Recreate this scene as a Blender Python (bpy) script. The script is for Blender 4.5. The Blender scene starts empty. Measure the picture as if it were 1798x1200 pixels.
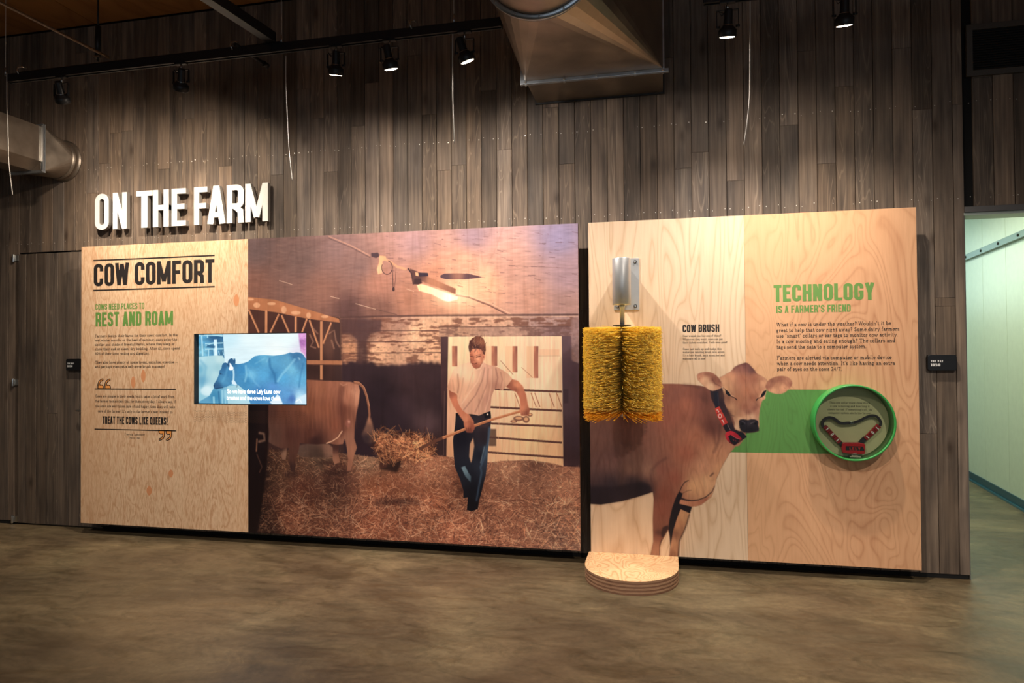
import bpy, bmesh, math, random
import numpy as np
from mathutils import Vector, Matrix
random.seed(7)
rng = np.random.default_rng(11)
scene = bpy.context.scene
COL = scene.collection

# ------------------------------------------------------------------ camera, world, light, exposure
YAW, PITCH, ROLL = -0.2186038, 0.0153431, -0.0068795
CAM = np.array([0.0, -5.15714, 1.54846])
FPX, IW, IH = 1200.0, 1798.0, 1200.0
cy_, sy_, cp_, sp_ = math.cos(YAW), math.sin(YAW), math.cos(PITCH), math.sin(PITCH)
FWD = np.array([sy_*cp_, cy_*cp_, sp_]); _r = np.array([cy_, -sy_, 0.0]); _u = np.cross(_r, FWD)
RIGHT = math.cos(ROLL)*_r + math.sin(ROLL)*_u
UP = -math.sin(ROLL)*_r + math.cos(ROLL)*_u
cam_data = bpy.data.cameras.new('camera')
cam = bpy.data.objects.new('camera', cam_data); COL.objects.link(cam)
cam_data.sensor_width = 36.0; cam_data.lens = 36.0*FPX/IW
cam_data.clip_start = 0.05; cam_data.clip_end = 60
cam.matrix_world = Matrix(((RIGHT[0], UP[0], -FWD[0], CAM[0]), (RIGHT[1], UP[1], -FWD[1], CAM[1]),
                           (RIGHT[2], UP[2], -FWD[2], CAM[2]), (0, 0, 0, 1)))
scene.camera = cam
scene.view_settings.view_transform = 'Standard'
scene.view_settings.look = 'None'
scene.view_settings.gamma = 1.0
scene.view_settings.use_curve_mapping = False
scene.view_settings.exposure = 0.25
scene.cycles.diffuse_bounces = 6

world = bpy.data.worlds.new('world'); scene.world = world
world.use_nodes = True
bg = world.node_tree.nodes['Background']
bg.inputs[0].default_value = (1.0, 0.80, 0.62, 1); bg.inputs[1].default_value = 0.04

def aim(o, target):
    d = Vector(target) - o.location
    o.rotation_euler = d.to_track_quat('-Z', 'Y').to_euler()
def area(name, loc, target, w, h, power, color):
    l = bpy.data.lights.new(name, 'AREA'); l.shape = 'RECTANGLE'; l.size = w; l.size_y = h
    l.energy = power; l.color = color
    o = bpy.data.objects.new(name, l); COL.objects.link(o); o.location = loc; aim(o, target); return o
def lamp_spot(name, loc, target, power, color, size):
    l = bpy.data.lights.new(name, 'SPOT'); l.energy = power; l.color = color; l.shadow_soft_size = 0.05
    l.spot_size = math.radians(size); l.spot_blend = 0.9
    o = bpy.data.objects.new(name, l); COL.objects.link(o); o.location = loc; aim(o, target); return o
# daylight from the windows on the far side of the hall, behind the visitor
area('window_daylight', (1.5, -9.5, 2.2), (-0.8, 0, 1.6), 6.0, 2.2, 40, (0.72, 0.86, 1.0))
# other track lamps of the hall, further out from the wall, above the visitor
for hx, tx, pw in ((-3.9, -3.3, 260), (-0.7, -0.6, 400), (2.1, 1.2, 255)):
    lamp_spot('hall_lamp', (hx, -4.7, 4.1), (tx, -0.5, 0.15), pw, (1.0, 0.89, 0.77), 65)
# ceiling lights of the corridor beyond the opening
area('corridor_light', (2.45, 1.9, 3.02), (2.45, 1.9, 0), 0.6, 3.6, 40, (0.92, 1.0, 0.78))
area('corridor_light', (2.5, 5.6, 2.6), (3.2, 2.4, 0.4), 1.2, 1.2, 20, (0.62, 0.95, 0.95))

# ------------------------------------------------------------------ helpers
def ray(px, py):
    return FWD + RIGHT*((px-IW/2)/FPX) - UP*((py-IH/2)/FPX)
def at_y(px, py, y):
    d = ray(px, py); t = (y-CAM[1])/d[1]; return CAM + t*d
def at_z(px, py, z):
    d = ray(px, py); t = (z-CAM[2])/d[2]; return CAM + t*d
def srgb(r, g, b):
    def f(c):
        c /= 255.0
        return c/12.92 if c <= 0.04045 else ((c+0.055)/1.055)**2.4
    return (f(r), f(g), f(b), 1.0)
def link(name, me, parent=None, mat=None):
    o = bpy.data.objects.new(name, me); COL.objects.link(o)
    if mat is not None and me is not None and len(me.materials) == 0: me.materials.append(mat)
    if parent is not None: o.parent = parent
    return o
def empty(name, loc=(0, 0, 0)):
    o = bpy.data.objects.new(name, None); COL.objects.link(o); o.location = loc; o.empty_display_size = 0.05
    return o
def tag(o, label=None, category=None, group=None, kind=None):
    if label: o['label'] = label
    if category: o['category'] = category
    if group: o['group'] = group
    if kind: o['kind'] = kind
    return o
class MB:
    def __init__(s): s.v = []; s.f = []; s.sm = []
    def add(s, vs, fs, smooth=False):
        n = len(s.v); s.v += [tuple(v) for v in vs]
        for f in fs: s.f.append(tuple(i+n for i in f)); s.sm.append(smooth)
        return s
    def box(s, x0, x1, y0, y1, z0, z1):
        v = [(x0,y0,z0),(x1,y0,z0),(x1,y1,z0),(x0,y1,z0),(x0,y0,z1),(x1,y0,z1),(x1,y1,z1),(x0,y1,z1)]
        return s.add(v, [(0,3,2,1),(4,5,6,7),(0,1,5,4),(1,2,6,5),(2,3,7,6),(3,0,4,7)])
    def tube(s, pts, r, n=8, cap=True):
        pts = [Vector(p) for p in pts]; rings = []
        rs = r if isinstance(r, (list, tuple)) else [r]*len(pts)
        ref = None
        for i, p in enumerate(pts):
            t = (pts[min(i+1, len(pts)-1)] - pts[max(i-1, 0)]).normalized()
            if ref is None:
                ref = Vector((0,0,1)) if abs(t.z) < 0.9 else Vector((1,0,0))
            a = (ref - t*ref.dot(t)).normalized(); b = t.cross(a); ref = a
            rings.append([p + (a*math.cos(2*math.pi*k/n) + b*math.sin(2*math.pi*k/n))*rs[i] for k in range(n)])
        v = [q for rg in rings for q in rg]; f = []
        for i in range(len(pts)-1):
            for k in range(n):
                f.append((i*n+k, i*n+(k+1) % n, (i+1)*n+(k+1) % n, (i+1)*n+k))
        s.add(v, f, True)
        if cap:
            m = len(s.v) - len(v)
            s.f.append(tuple(m+k for k in range(n))[::-1]); s.sm.append(False)
            s.f.append(tuple(m+(len(pts)-1)*n+k for k in range(n))); s.sm.append(False)
        return s
    def lathe(s, prof, mat=None, n=32, smooth=True):
        """prof: (radius, axial) along local +z; mat: 4x4 placing"""
        M = mat or Matrix.Identity(4); v = []; f = []
        for (r, a) in prof:
            for k in range(n):
                t = 2*math.pi*k/n
                v.append(tuple(M @ Vector((r*math.cos(t), r*math.sin(t), a))))
        for i in range(len(prof)-1):
            for k in range(n):
                f.append((i*n+k, i*n+(k+1) % n, (i+1)*n+(k+1) % n, (i+1)*n+k))
        return s.add(v, f, smooth)
    def prism(s, poly, y0, y1):
        """poly in (x,z); extruded along y"""
        n = len(poly); v = [(x, y0, z) for x, z in poly] + [(x, y1, z) for x, z in poly]
        f = [tuple(range(n)), tuple(range(2*n-1, n-1, -1))] + [(i, n+i, n+(i+1) % n, (i+1) % n) for i in range(n)]
        return s.add(v, f)
    def prism_z(s, poly, z0, z1):
        n = len(poly); v = [(x, y, z0) for x, y in poly] + [(x, y, z1) for x, y in poly]
        f = [tuple(range(n))[::-1], tuple(range(n, 2*n))] + [(i, (i+1) % n, n+(i+1) % n, n+i) for i in range(n)]
        return s.add(v, f)
    def mesh(s, name):
        me = bpy.data.meshes.new(name); me.from_pydata(s.v, [], s.f)
        me.polygons.foreach_set('use_smooth', s.sm); me.update(); return me
    def build(s, name, mat, parent=None, bevel=0, fix=True):
        me = s.mesh(name)
        if fix or bevel:
            bm = bmesh.new(); bm.from_mesh(me)
            if bevel:
                bmesh.ops.bevel(bm, geom=[e for e in bm.edges if e.calc_face_angle(0) > 0.6], offset=bevel, segments=2, affect='EDGES', profile=0.6)
            bmesh.ops.recalc_face_normals(bm, faces=bm.faces)
            bm.to_mesh(me); bm.free()
        return link(name, me, parent, mat)

# ------------------------------------------------------------------ materials
def nodes_of(name):
    m = bpy.data.materials.new(name); m.use_nodes = True
    nt = m.node_tree; b = nt.nodes['Principled BSDF']; return m, nt, b
def N(nt, typ, **kw):
    n = nt.nodes.new(typ)
    for k, v in kw.items():
        if k == 'inp':
            for kk, vv in v.items(): n.inputs[kk].default_value = vv
        else: setattr(n, k, v)
    return n
def ramp(nt, stops):
    n = nt.nodes.new('ShaderNodeValToRGB'); cr = n.color_ramp
    while len(cr.elements) < len(stops): cr.elements.new(0.5)
    for e, (p, c) in zip(cr.elements, stops):
        e.position = p; e.color = c if len(c) == 4 else (*c, 1)
    return n
def plain(name, col, rough=0.5, metal=0.0, emit=None, es=0.0, noise=0.0, spec=0.5, coat=0.0):
    m, nt, b = nodes_of(name)
    b.inputs['Roughness'].default_value = rough; b.inputs['Metallic'].default_value = metal
    b.inputs['Specular IOR Level'].default_value = spec
    b.inputs['Coat Weight'].default_value = coat
    tc = N(nt, 'ShaderNodeTexCoord'); nz = N(nt, 'ShaderNodeTexNoise', inp={'Scale': 14.0, 'Detail': 4.0})
    nt.links.new(tc.outputs['Object'], nz.inputs['Vector'])
    a = tuple(max(0, c*(1-noise)) for c in col[:3]); d = tuple(min(1, c*(1+noise)) for c in col[:3])
    r = ramp(nt, [(0.3, a), (0.7, d)])
    nt.links.new(nz.outputs['Fac'], r.inputs['Fac']); nt.links.new(r.outputs['Color'], b.inputs['Base Color'])
    if emit:
        b.inputs['Emission Color'].default_value = (*emit[:3], 1); b.inputs['Emission Strength'].default_value = es
    return m
def mix(nt, a, b, fac, typ='MIX'):
    n = nt.nodes.new('ShaderNodeMix'); n.data_type = 'RGBA'; n.blend_type = typ
    for s, v in ((0, fac), (6, a), (7, b)):
        if isinstance(v, (int, float)): n.inputs[s].default_value = v
        elif isinstance(v, tuple): n.inputs[s].default_value = v
        else: nt.links.new(v, n.inputs[s])
    return n.outputs[2]
def math_(nt, op, a, b=0.0, c=None):
    n = nt.nodes.new('ShaderNodeMath'); n.operation = op
    for i, v in enumerate((a, b, c)):
        if v is None: continue
        if isinstance(v, (int, float)): n.inputs[i].default_value = v
        else: nt.links.new(v, n.inputs[i])
    return n.outputs[0]
def mapping(nt, src, scale, loc=(0, 0, 0)):
    n = N(nt, 'ShaderNodeMapping'); n.inputs['Scale'].default_value = scale; n.inputs['Location'].default_value = loc
    nt.links.new(src, n.inputs['Vector']); return n.outputs[0]

def wood_color(nt, vec, light, dark, k=9.0, sc=(2.6, 1.0, 0.75), loc=(0, 0, 0), dist=0.6, w=0.10, fleck=0.25, fleck_sc=(42, 1, 5), blot=None, detail=1.5):
    """plywood face veneer: contour lines of a stretched noise, fine fleck and slow tone drift"""
    v = mapping(nt, vec, sc, loc)
    nz = N(nt, 'ShaderNodeTexNoise', inp={'Scale': 1.0, 'Detail': detail, 'Roughness': 0.45, 'Distortion': dist}); nt.links.new(v, nz.inputs['Vector'])
    fr = math_(nt, 'FRACT', math_(nt, 'MULTIPLY', nz.outputs['Fac'], k))
    r = ramp(nt, [(0.0, (1, 1, 1)), (w, (0.35, 0.35, 0.35)), (0.45, (0.0, 0.0, 0.0)), (0.82, (0.12, 0.12, 0.12)), (1.0, (0.9, 0.9, 0.9))])
    nt.links.new(fr, r.inputs['Fac'])
    v2 = mapping(nt, vec, fleck_sc, loc)
    n2 = N(nt, 'ShaderNodeTexNoise', inp={'Scale': 1.0, 'Detail': 3.0, 'Roughness': 0.6}); nt.links.new(v2, n2.inputs['Vector'])
    r2 = ramp(nt, [(0.42, (0, 0, 0)), (0.7, (1, 1, 1))]); nt.links.new(n2.outputs['Fac'], r2.inputs['Fac'])
    f = math_(nt, 'ADD', math_(nt, 'MULTIPLY', r.outputs['Color'], 0.75), math_(nt, 'MULTIPLY', r2.outputs['Color'], fleck))
    f = math_(nt, 'MINIMUM', f, 1.0)
    col = mix(nt, light, dark, f)
    v3 = mapping(nt, vec, (1.7, 1, 0.5), loc)
    n3 = N(nt, 'ShaderNodeTexNoise', inp={'Scale': 1.0, 'Detail': 2.0}); nt.links.new(v3, n3.inputs['Vector'])
    if blot: col = mix(nt, col, blot, math_(nt, 'MULTIPLY', ramp_out(nt, n3.outputs['Fac'], 0.4, 0.75), 0.55))
    return col, f
def ramp_out(nt, src, a, b):
    r = ramp(nt, [(a, (0, 0, 0)), (b, (1, 1, 1))]); nt.links.new(src, r.inputs['Fac']); return r.outputs['Color']

def wood_mat(name, light, dark, img=None, img_alpha=False, rough=0.42, print_grain=0.12, **kw):
    m, nt, b = nodes_of(name)
    tc = N(nt, 'ShaderNodeTexCoord')
    col, f = wood_color(nt, tc.outputs['Object'], light, dark, **kw)
    if img is not None:
        it = N(nt, 'ShaderNodeTexImage'); it.image = img; it.interpolation = 'Cubic'; it.extension = 'EXTEND'
        uv = N(nt, 'ShaderNodeUVMap'); uv.uv_map = 'print'; nt.links.new(uv.outputs[0], it.inputs['Vector'])
        grain = mix(nt, (1, 1, 1, 1), (0.55, 0.42, 0.36, 1), math_(nt, 'MULTIPLY', f, print_grain))
        pr = mix(nt, it.outputs['Color'], grain, 1.0, 'MULTIPLY')
        if img_alpha: col = mix(nt, col, pr, it.outputs['Alpha'])
        else: col = pr
    nt.links.new(col, b.inputs['Base Color'])
    b.inputs['Roughness'].default_value = rough; b.inputs['Specular IOR Level'].default_value = 0.35
    return m

# ------------------------------------------------------------------ dimensions of the display
PY = -0.16                      # front face of the panels
ZB, ZT = 0.0915, 2.4915
XA, XM, XB, XC, XS, XE = -4.9542, -3.3243, -0.6080, -0.5317, 0.5548, 1.6425

# ------------------------------------------------------------------ flat prints, painted with numpy
def fbm(h, w, sy, sx, octv=4, seed=0, gain=0.5):
    g = np.random.default_rng(seed); out = np.zeros((h, w), np.float32); amp = 1.0; tot = 0
    for o in range(octv):
        ny, nx = max(2, int(round(h/sy))+2), max(2, int(round(w/sx))+2)
        a = g.random((ny, nx), dtype=np.float32)
        yy = np.linspace(0, ny-1.001, h); xx = np.linspace(0, nx-1.001, w)
        y0 = yy.astype(int); x0 = xx.astype(int); fy = (yy-y0)[:, None]; fx = (xx-x0)[None, :]
        fy = fy*fy*(3-2*fy); fx = fx*fx*(3-2*fx)
        v = (a[y0][:, x0]*(1-fy)*(1-fx) + a[y0+1][:, x0]*fy*(1-fx) + a[y0][:, x0+1]*(1-fy)*fx + a[y0+1][:, x0+1]*fy*fx)
        out += amp*v.astype(np.float32); tot += amp; amp *= gain; sy = max(1.0, sy/2); sx = max(1.0, sx/2)
    return out/tot
def blur(m, r):
    r = int(r)
    if r < 1: return m
    for ax in (0, 1):
        for _ in range(2):
            p = np.pad(m, [(r+1, r) if a == ax else (0, 0) for a in range(2)], mode='edge').cumsum(axis=ax)
            if ax == 0: m = (p[2*r+1:] - p[:-2*r-1])/(2*r+1)
            else: m = (p[:, 2*r+1:] - p[:, :-2*r-1])/(2*r+1)
    return m
class Canvas:
    """rows run downward; world rectangle x0..x1, z0..z1 on the plane y"""
    def __init__(s, w, h, x0, x1, z0, z1, y, base=(0, 0, 0)):
        s.w, s.h, s.x0, s.x1, s.z0, s.z1, s.y = w, h, x0, x1, z0, z1, y
        s.c = np.zeros((h, w, 3), np.float32); s.c[:] = np.array(base)/255.0; s.a = np.zeros((h, w), np.float32)
        s.clip = None; s.tf = None
    def T(s, p):
        """points of the photograph -> texel coordinates"""
        q = []
        for (x, y) in p:
            if s.tf: x, y = s.tf[0]+x/s.tf[2], s.tf[1]+y/s.tf[2]
            P = at_y(x, y, s.y)
            q.append(((P[0]-s.x0)/(s.x1-s.x0)*s.w, (s.z1-P[2])/(s.z1-s.z0)*s.h))
        return np.array(q)
    def mask(s, pts, soft=0, raw=False):
        q = pts if raw else s.T(pts)
        m = soft*3+2
        xa, xb = int(max(0, q[:, 0].min()-m)), int(min(s.w, q[:, 0].max()+m+1))
        ya, yb = int(max(0, q[:, 1].min()-m)), int(min(s.h, q[:, 1].max()+m+1))
        if xb <= xa or yb <= ya: return None
        acc = np.zeros((yb-ya, xb-xa), np.float32)
        X = np.arange(xa, xb)+0.5
        offs = (0.25, 0.75)
        for oy in offs:
            Yr = np.arange(ya, yb)+oy
            for i in range(len(q)):
                (x1, y1), (x2, y2) = q[i], q[(i+1) % len(q)]
                if y1 == y2: continue
                sel = ((Yr >= min(y1, y2)) & (Yr < max(y1, y2)))
                if not sel.any(): continue
                xi = x1 + (Yr[sel]-y1)/(y2-y1)*(x2-x1)
                cov = np.clip(X[None, :]-xi[:, None]+0.5, 0, 1)       # signed coverage
                acc[sel] += (1 if y2 > y1 else -1)*cov/len(offs)
        acc = np.clip(np.abs(acc), 0, 1)
        if soft: acc = blur(acc, soft)
        return acc, (ya, yb, xa, xb)
    def put(s, mk, col, alpha=1.0, tex=None, setA=True):
        if mk is None: return
        m, (ya, yb, xa, xb) = mk
        m = m*alpha
        if s.clip is not None: m = m*s.clip[ya:yb, xa:xb]
        if isinstance(col, list): col = s.grad(col, (ya, yb, xa, xb))
        else: col = np.array(col, np.float32)/255.0
        if tex is not None: col = col*tex[ya:yb, xa:xb, None]
        s.c[ya:yb, xa:xb] = s.c[ya:yb, xa:xb]*(1-m[..., None]) + col*m[..., None]
        if setA: s.a[ya:yb, xa:xb] = np.maximum(s.a[ya:yb, xa:xb], m)
    def poly(s, pts, col, alpha=1.0, soft=0, tex=None):
        s.put(s.mask(pts, soft), col, alpha, tex)
    def grad(s, ctrl, box, p=2.6):
        """smooth colour between control points (x, y, r, g, b)"""
        ya, yb, xa, xb = box
        st = 4
        yy = np.arange(ya, yb+st, st, dtype=np.float32); xx = np.arange(xa, xb+st, st, dtype=np.float32)
        q = s.T([(c[0], c[1]) for c in ctrl]); num = 0; den = 0
        for (qx, qy), c in zip(q, ctrl):
            d2 = (xx[None, :]-qx)**2 + (yy[:, None]-qy)**2 + 30.0
            wgt = d2**(-p/2); num = num + wgt[..., None]*np.array(c[2:5])/255.0; den = den + wgt
        g = num/den[..., None]
        fy = (np.arange(ya, yb)-ya)/st; fx = (np.arange(xa, xb)-xa)/st
        y0 = fy.astype(int); x0 = fx.astype(int); y1 = np.minimum(y0+1, len(yy)-1); x1 = np.minimum(x0+1, len(xx)-1)
        fy = (fy-y0)[:, None, None]; fx = (fx-x0)[None, :, None]
        return (g[y0][:, x0]*(1-fy)*(1-fx)+g[y1][:, x0]*fy*(1-fx)+g[y0][:, x1]*(1-fy)*fx+g[y1][:, x1]*fy*fx).astype(np.float32)
    def line(s, pts, w, col, alpha=1.0, soft=0, taper=None):
        """w in units of the source points"""
        q = s.T(pts); k = (s.T([(pts[0][0]+10, pts[0][1])])[0]-q[0]); k = abs(k[0])/10.0
        L = []; R = []
        for i in range(len(q)):
            t = q[min(i+1, len(q)-1)]-q[max(i-1, 0)]; t = t/(np.hypot(*t)+1e-9); n = np.array([-t[1], t[0]])
            ww = w if taper is None else w+(taper-w)*i/(len(q)-1)
            L.append(q[i]+n*ww*k/2); R.append(q[i]-n*ww*k/2)
        s.put(s.mask(np.array(L+R[::-1]), soft, raw=True), col, alpha)
    def ell(s, cx, cy, rx, ry, col, alpha=1.0, soft=0, rot=0, n=28):
        pts = []
        for i in range(n):
            t = 2*math.pi*i/n; x, y = rx*math.cos(t), ry*math.sin(t)
            pts.append((cx+x*math.cos(rot)-y*math.sin(rot), cy+x*math.sin(rot)+y*math.cos(rot)))
        s.poly(pts, col, alpha, soft)
    def strands(s, n, pts, lmin, lmax, cols, alpha=(0.3, 0.8), wid=(0.5, 1.1), spread=1.2, seed=1, ang=0.0):
        """short curved straws scattered inside a polygon"""
        g = np.random.default_rng(seed); mk = s.mask(pts, 0)
        if mk is None: return
        m, (ya, yb, xa, xb) = mk
        for i in range(n):
            x = g.uniform(xa, xb); y = g.uniform(ya, yb)
            if m[min(int(y)-ya, m.shape[0]-1), min(int(x)-xa, m.shape[1]-1)] < 0.5: continue
            L = g.uniform(lmin, lmax); a = g.normal(ang, spread); dx, dy = math.cos(a)*L/2, math.sin(a)*L/2
            x0, x1, y0, y1 = x-dx, x+dx, y-dy, y+dy
            w = g.uniform(*wid)
            bx0, bx1 = max(0, int(min(x0, x1)-3)), min(s.w, int(max(x0, x1)+4))
            by0, by1 = max(0, int(min(y0, y1)-3)), min(s.h, int(max(y0, y1)+4))
            if bx1 <= bx0 or by1 <= by0: continue
            X = np.arange(bx0, bx1)[None, :]+0.5; Yy = np.arange(by0, by1)[:, None]+0.5
            t = np.clip(((X-x0)*(x1-x0)+(Yy-y0)*(y1-y0))/(L*L+1e-6), 0, 1)
            bend = g.normal(0, L*0.06); 
            ox, oy = -(y1-y0)/L*bend, (x1-x0)/L*bend
            kx = x0+(x1-x0)*t+ox*4*t*(1-t); ky = y0+(y1-y0)*t+oy*4*t*(1-t)
            d = np.sqrt((X-kx)**2+(Yy-ky)**2)
            mm = np.clip(w+0.5-d, 0, 1)*g.uniform(*alpha)
            c = np.array(cols[g.integers(len(cols))], np.float32)/255.0
            base = s.c[by0:by1, bx0:bx1]
            lum = 0.35+1.0*float(base.mean())*1.6
            s.c[by0:by1, bx0:bx1] = base*(1-mm[..., None]) + np.clip(c*lum, 0, 1)*mm[..., None]
    def image(s, name, gain=1.0, alpha=False):
        lin = np.where(s.c <= 0.04045, s.c/12.92, ((np.clip(s.c, 0, 1)+0.055)/1.055)**2.4)*np.asarray(gain, np.float32)
        lin = np.clip(lin, 0, 1)
        c = np.where(lin <= 0.0031308, lin*12.92, 1.055*lin**(1/2.4)-0.055)
        px = np.ones((s.h, s.w, 4), np.float32); px[..., :3] = c
        if alpha: px[..., 3] = s.a
        im = bpy.data.images.new(name, s.w, s.h, alpha=True, float_buffer=False)
        im.alpha_mode = 'CHANNEL_PACKED'
        im.pixels.foreach_set(px[::-1].ravel()); im.update(); im.pack(); return im

def AB(*pts): return [(x, y+779) for x, y in pts]

def paint_mural():
    C = Canvas(1200, 1060, XM, XB, ZB, ZT, PY)
    C.tf = (430, 400, 2.997)
    H, W_ = C.h, C.w
    n_fine = 0.86+0.28*fbm(H, W_, 8, 8, 4, 3); n_mid = 0.82+0.36*fbm(H, W_, 70, 90, 4, 4)
    n_h = fbm(H, W_, 5, 26, 4, 5); n_big = fbm(H, W_, 45, 60, 5, 6)
    # ceiling of the barn
    C.poly([(-30, -20), (1800, -60), (1800, 480), (-30, 500)],
           [(50,100,92,76,76),(300,150,110,88,84),(40,320,120,86,76),(480,90,124,98,95),(700,300,160,114,98),(400,340,136,98,86),
            (900,70,152,122,124),(1200,40,150,126,136),(1650,50,142,132,160),(1700,250,165,138,146),(1150,190,205,155,132),(1260,300,238,182,148),
            (1000,430,190,138,114),(720,430,125,90,80),(1500,400,196,150,132),(550,430,92,66,64),(1700,420,168,134,128),(1120,330,248,200,160),(600,200,118,92,88),
            (1400,200,190,148,134),(1000,260,190,136,112),(850,380,168,120,100)], tex=0.90+0.2*fbm(H, W_, 6, 30, 4, 9))
    g = np.random.default_rng(5)
    for i in range(170):                                    # flaked paint on the boards
        x = g.uniform(740, 1740); y = g.uniform(20, 420); L = g.uniform(6, 42)
        C.line([(x, y), (x+L, y+L*g.uniform(-0.02, 0.28))], g.uniform(1.5, 5), (95, 68, 72), g.uniform(0.2, 0.6))
    for i in range(60):
        x = g.uniform(60, 760); y = g.uniform(60, 400); L = g.uniform(10, 40)
        C.line([(x, y), (x+L, y+L*0.2)], g.uniform(1.5, 4), (150, 118, 105), g.uniform(0.1, 0.35))
    C.line([(440, 45), (560, 95), (660, 148)], 6, (168, 128, 110), 0.8)
    C.line([(440, 55), (560, 105), (660, 158)], 4, (70, 50, 50), 0.5)
    C.line([(1110, 355), (1180, 368), (1290, 410), (1400, 468)], 7, (110, 76, 70), 0.8)
    C.line([(1120, 352), (1190, 362), (1300, 402), (1420, 465)], 3, (240, 195, 165), 0.8)
    C.line([(1400, 200), (1750, 215)], 3, (120, 92, 92), 0.5)
    for a, b in (((180,278),(250,300)), ((450,362),(497,374)), ((582,400),(690,430)), ((850,322),(890,336))):
        C.line([a, b], 3, (220, 190, 165), 0.7)
    C.line([(690, 430), (800, 458)], 3, (90, 66, 62), 0.8)
    # rear wall: peeling white boards over a dark lower half
    C.poly([(495, 468), (1800, 450), (1800, 1300), (495, 1300)],
           [(600,510,96,70,68),(560,640,190,140,108),(700,520,150,110,95),(900,560,238,194,158),(1000,640,230,182,146),(700,640,232,184,148),
            (1300,500,215,172,145),(1600,500,176,146,140),(1740,560,150,124,124),(820,500,170,132,115),(1740,680,120,98,100),(620,560,120,90,82)], tex=n_fine)
    pm = ((n_h*0.6+n_big*0.55) > 0.62).astype(np.float32); pm = blur(pm, 1)
    C.clip = pm; C.poly([(505, 480), (1800, 462), (1800, 700), (505, 725)], (112, 74, 62), 0.75); C.clip = None
    for y in (545, 603, 661):
        C.line([(515, y), (1040, y-4)], 4, (85, 58, 55), 0.8)
    C.line([(500, 472), (1000, 462), (1755, 458)], 8, (70, 48, 48), 0.75, soft=1)
    C.line([(820, 477), (1400, 470), (1755, 466)], 4, (225, 190, 165), 0.7)
    C.poly([(505, 478), (720, 485), (715, 545), (660, 560), (640, 600), (600, 602), (560, 560), (510, 560)], (78, 56, 58), 0.8, soft=3)
    edge = [(505, 700)]
    g = np.random.default_rng(8); x = 505
    while x < 1070:
        edge.append((x, 716+g.uniform(-9, 9)+10*math.sin(x/55))); x += g.uniform(5, 16)
    C.poly(edge+[(1070, 700), (1070, 1230), (490, 1230)],
           [(600,760,52,38,44),(900,800,64,46,50),(950,1020,78,60,64),(1050,900,58,42,48),(700,900,46,34,42),(640,1100,42,30,38),(1000,1150,58,42,44),(800,1050,48,36,44)], soft=4, tex=n_mid)
    C.poly([(590, 600), (640, 600), (650, 720), (590, 720)], (70, 50, 52), 0.75, soft=4)
    # stall timbers on the left
    C.poly([(-20, 360), (500, 476), (520, 1250), (-20, 1250)],
           [(60,450,80,52,46),(300,520,72,46,44),(480,600,96,68,60),(480,900,52,36,38),(200,700,60,40,40),(400,760,62,42,40)], tex=n_mid)
    C.poly([(505, 480), (525, 1200), (470, 1200), (465, 470)], (62, 44, 44), 0.7, soft=5)
    C.poly([(-10, 362), (160, 380), (330, 430), (495, 480), (500, 500), (330, 480), (160, 445), (-10, 425)], (176, 118, 84), 1, tex=n_mid)
    for ex, ey, rx, ry in ((62,408,18,14), (140,400,22,8), (205,432,14,20), (268,448,26,10), (335,462,12,16), (420,468,20,8), (28,378,20,6)):
        C.ell(ex, ey, rx, ry, (226, 178, 140), 0.75, soft=1)
    st = (205, 146, 108)
    for (xa, ya, xb, yb, w) in ((113,436,111,700,14), (268,468,266,700,13), (403,492,403,800,15), (20,430,74,552,10), (180,455,134,552,10), (193,460,236,560,10),
                               (327,480,298,560,10), (340,486,390,632,10), (455,500,412,612,10), (40,560,110,690,9)):
        C.line([(xa, ya), (xb, yb)], w, st, 0.95); C.line([(xa+w*0.4, ya), (xb+w*0.4, yb)], 3, (120, 78, 60), 0.7)
    C.line([(325, 710), (512, 712)], 22, (176, 120, 88), 0.95); C.line([(325, 720), (512, 723)], 4, (90, 58, 48), 0.8)
    for pts in ([(340,560),(360,600),(345,625),(375,635)], [(440,560),(470,540),(480,600),(500,630)], [(455,590),(470,640)], [(350,520),(385,560)]):
        C.line(pts, 8, (170, 128, 108), 0.6, soft=1)
    # doorway
    C.poly([(1020, 526), (1716, 520), (1716, 574), (1020, 574)], [(1060,550,190,150,125),(1400,550,180,145,128),(1680,550,140,112,112)], tex=n_fine)
    C.clip = pm; C.poly([(1020, 526), (1716, 520), (1716, 574), (1020, 574)], (105, 76, 72), 0.6); C.clip = None
    C.line([(1020, 524), (1716, 519)], 4, (92, 66, 62), 0.8)
    C.poly([(1030, 574), (1073, 574), (1066, 1200), (1058, 1205), (1035, 1150)], [(1050,600,84,60,64),(1050,800,74,52,56),(1050,1100,56,40,44)], tex=n_mid)
    C.poly([(1070, 574), (1668, 571), (1675, 1258), (1560, 1235), (1290, 1240), (1060, 1205)],
           [(1100,600,255,222,180),(1300,600,252,212,172),(1500,620,250,216,182),(1640,700,248,214,180),(1550,800,252,220,186),(1300,1000,250,206,168),(1500,1100,246,206,158),
            (1640,1200,238,190,145),(1300,1180,240,192,150),(1080,1000,236,184,150),(1400,740,255,222,186),(1090,1180,225,170,130)], tex=0.94+0.12*fbm(H, W_, 40, 5, 4, 12))
    for (xa, xb, yb) in ((1090, 1118, 730), (1298, 1328, 728), (1408, 1434, 762), (1520, 1544, 792)):
        C.poly([(xa-38 if xa > 1100 else xa, 624), (xb, 624), (xb, yb), (xa-38 if xa > 1100 else xa, yb)], (244, 196, 156), 0.7)
        C.poly([(xa, 624), (xb, 624), (xb, yb), (xa, yb)], [(xa, 640, 205, 140, 110), (xb, 640, 128, 80, 74), (xb, yb, 150, 96, 84), (xa, yb, 214, 150, 118)])
    C.line([(1345, 700), (1412, 775)], 3, (150, 100, 80), 0.8); C.line([(1455, 735), (1515, 790)], 3, (170, 116, 90), 0.7)
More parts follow.
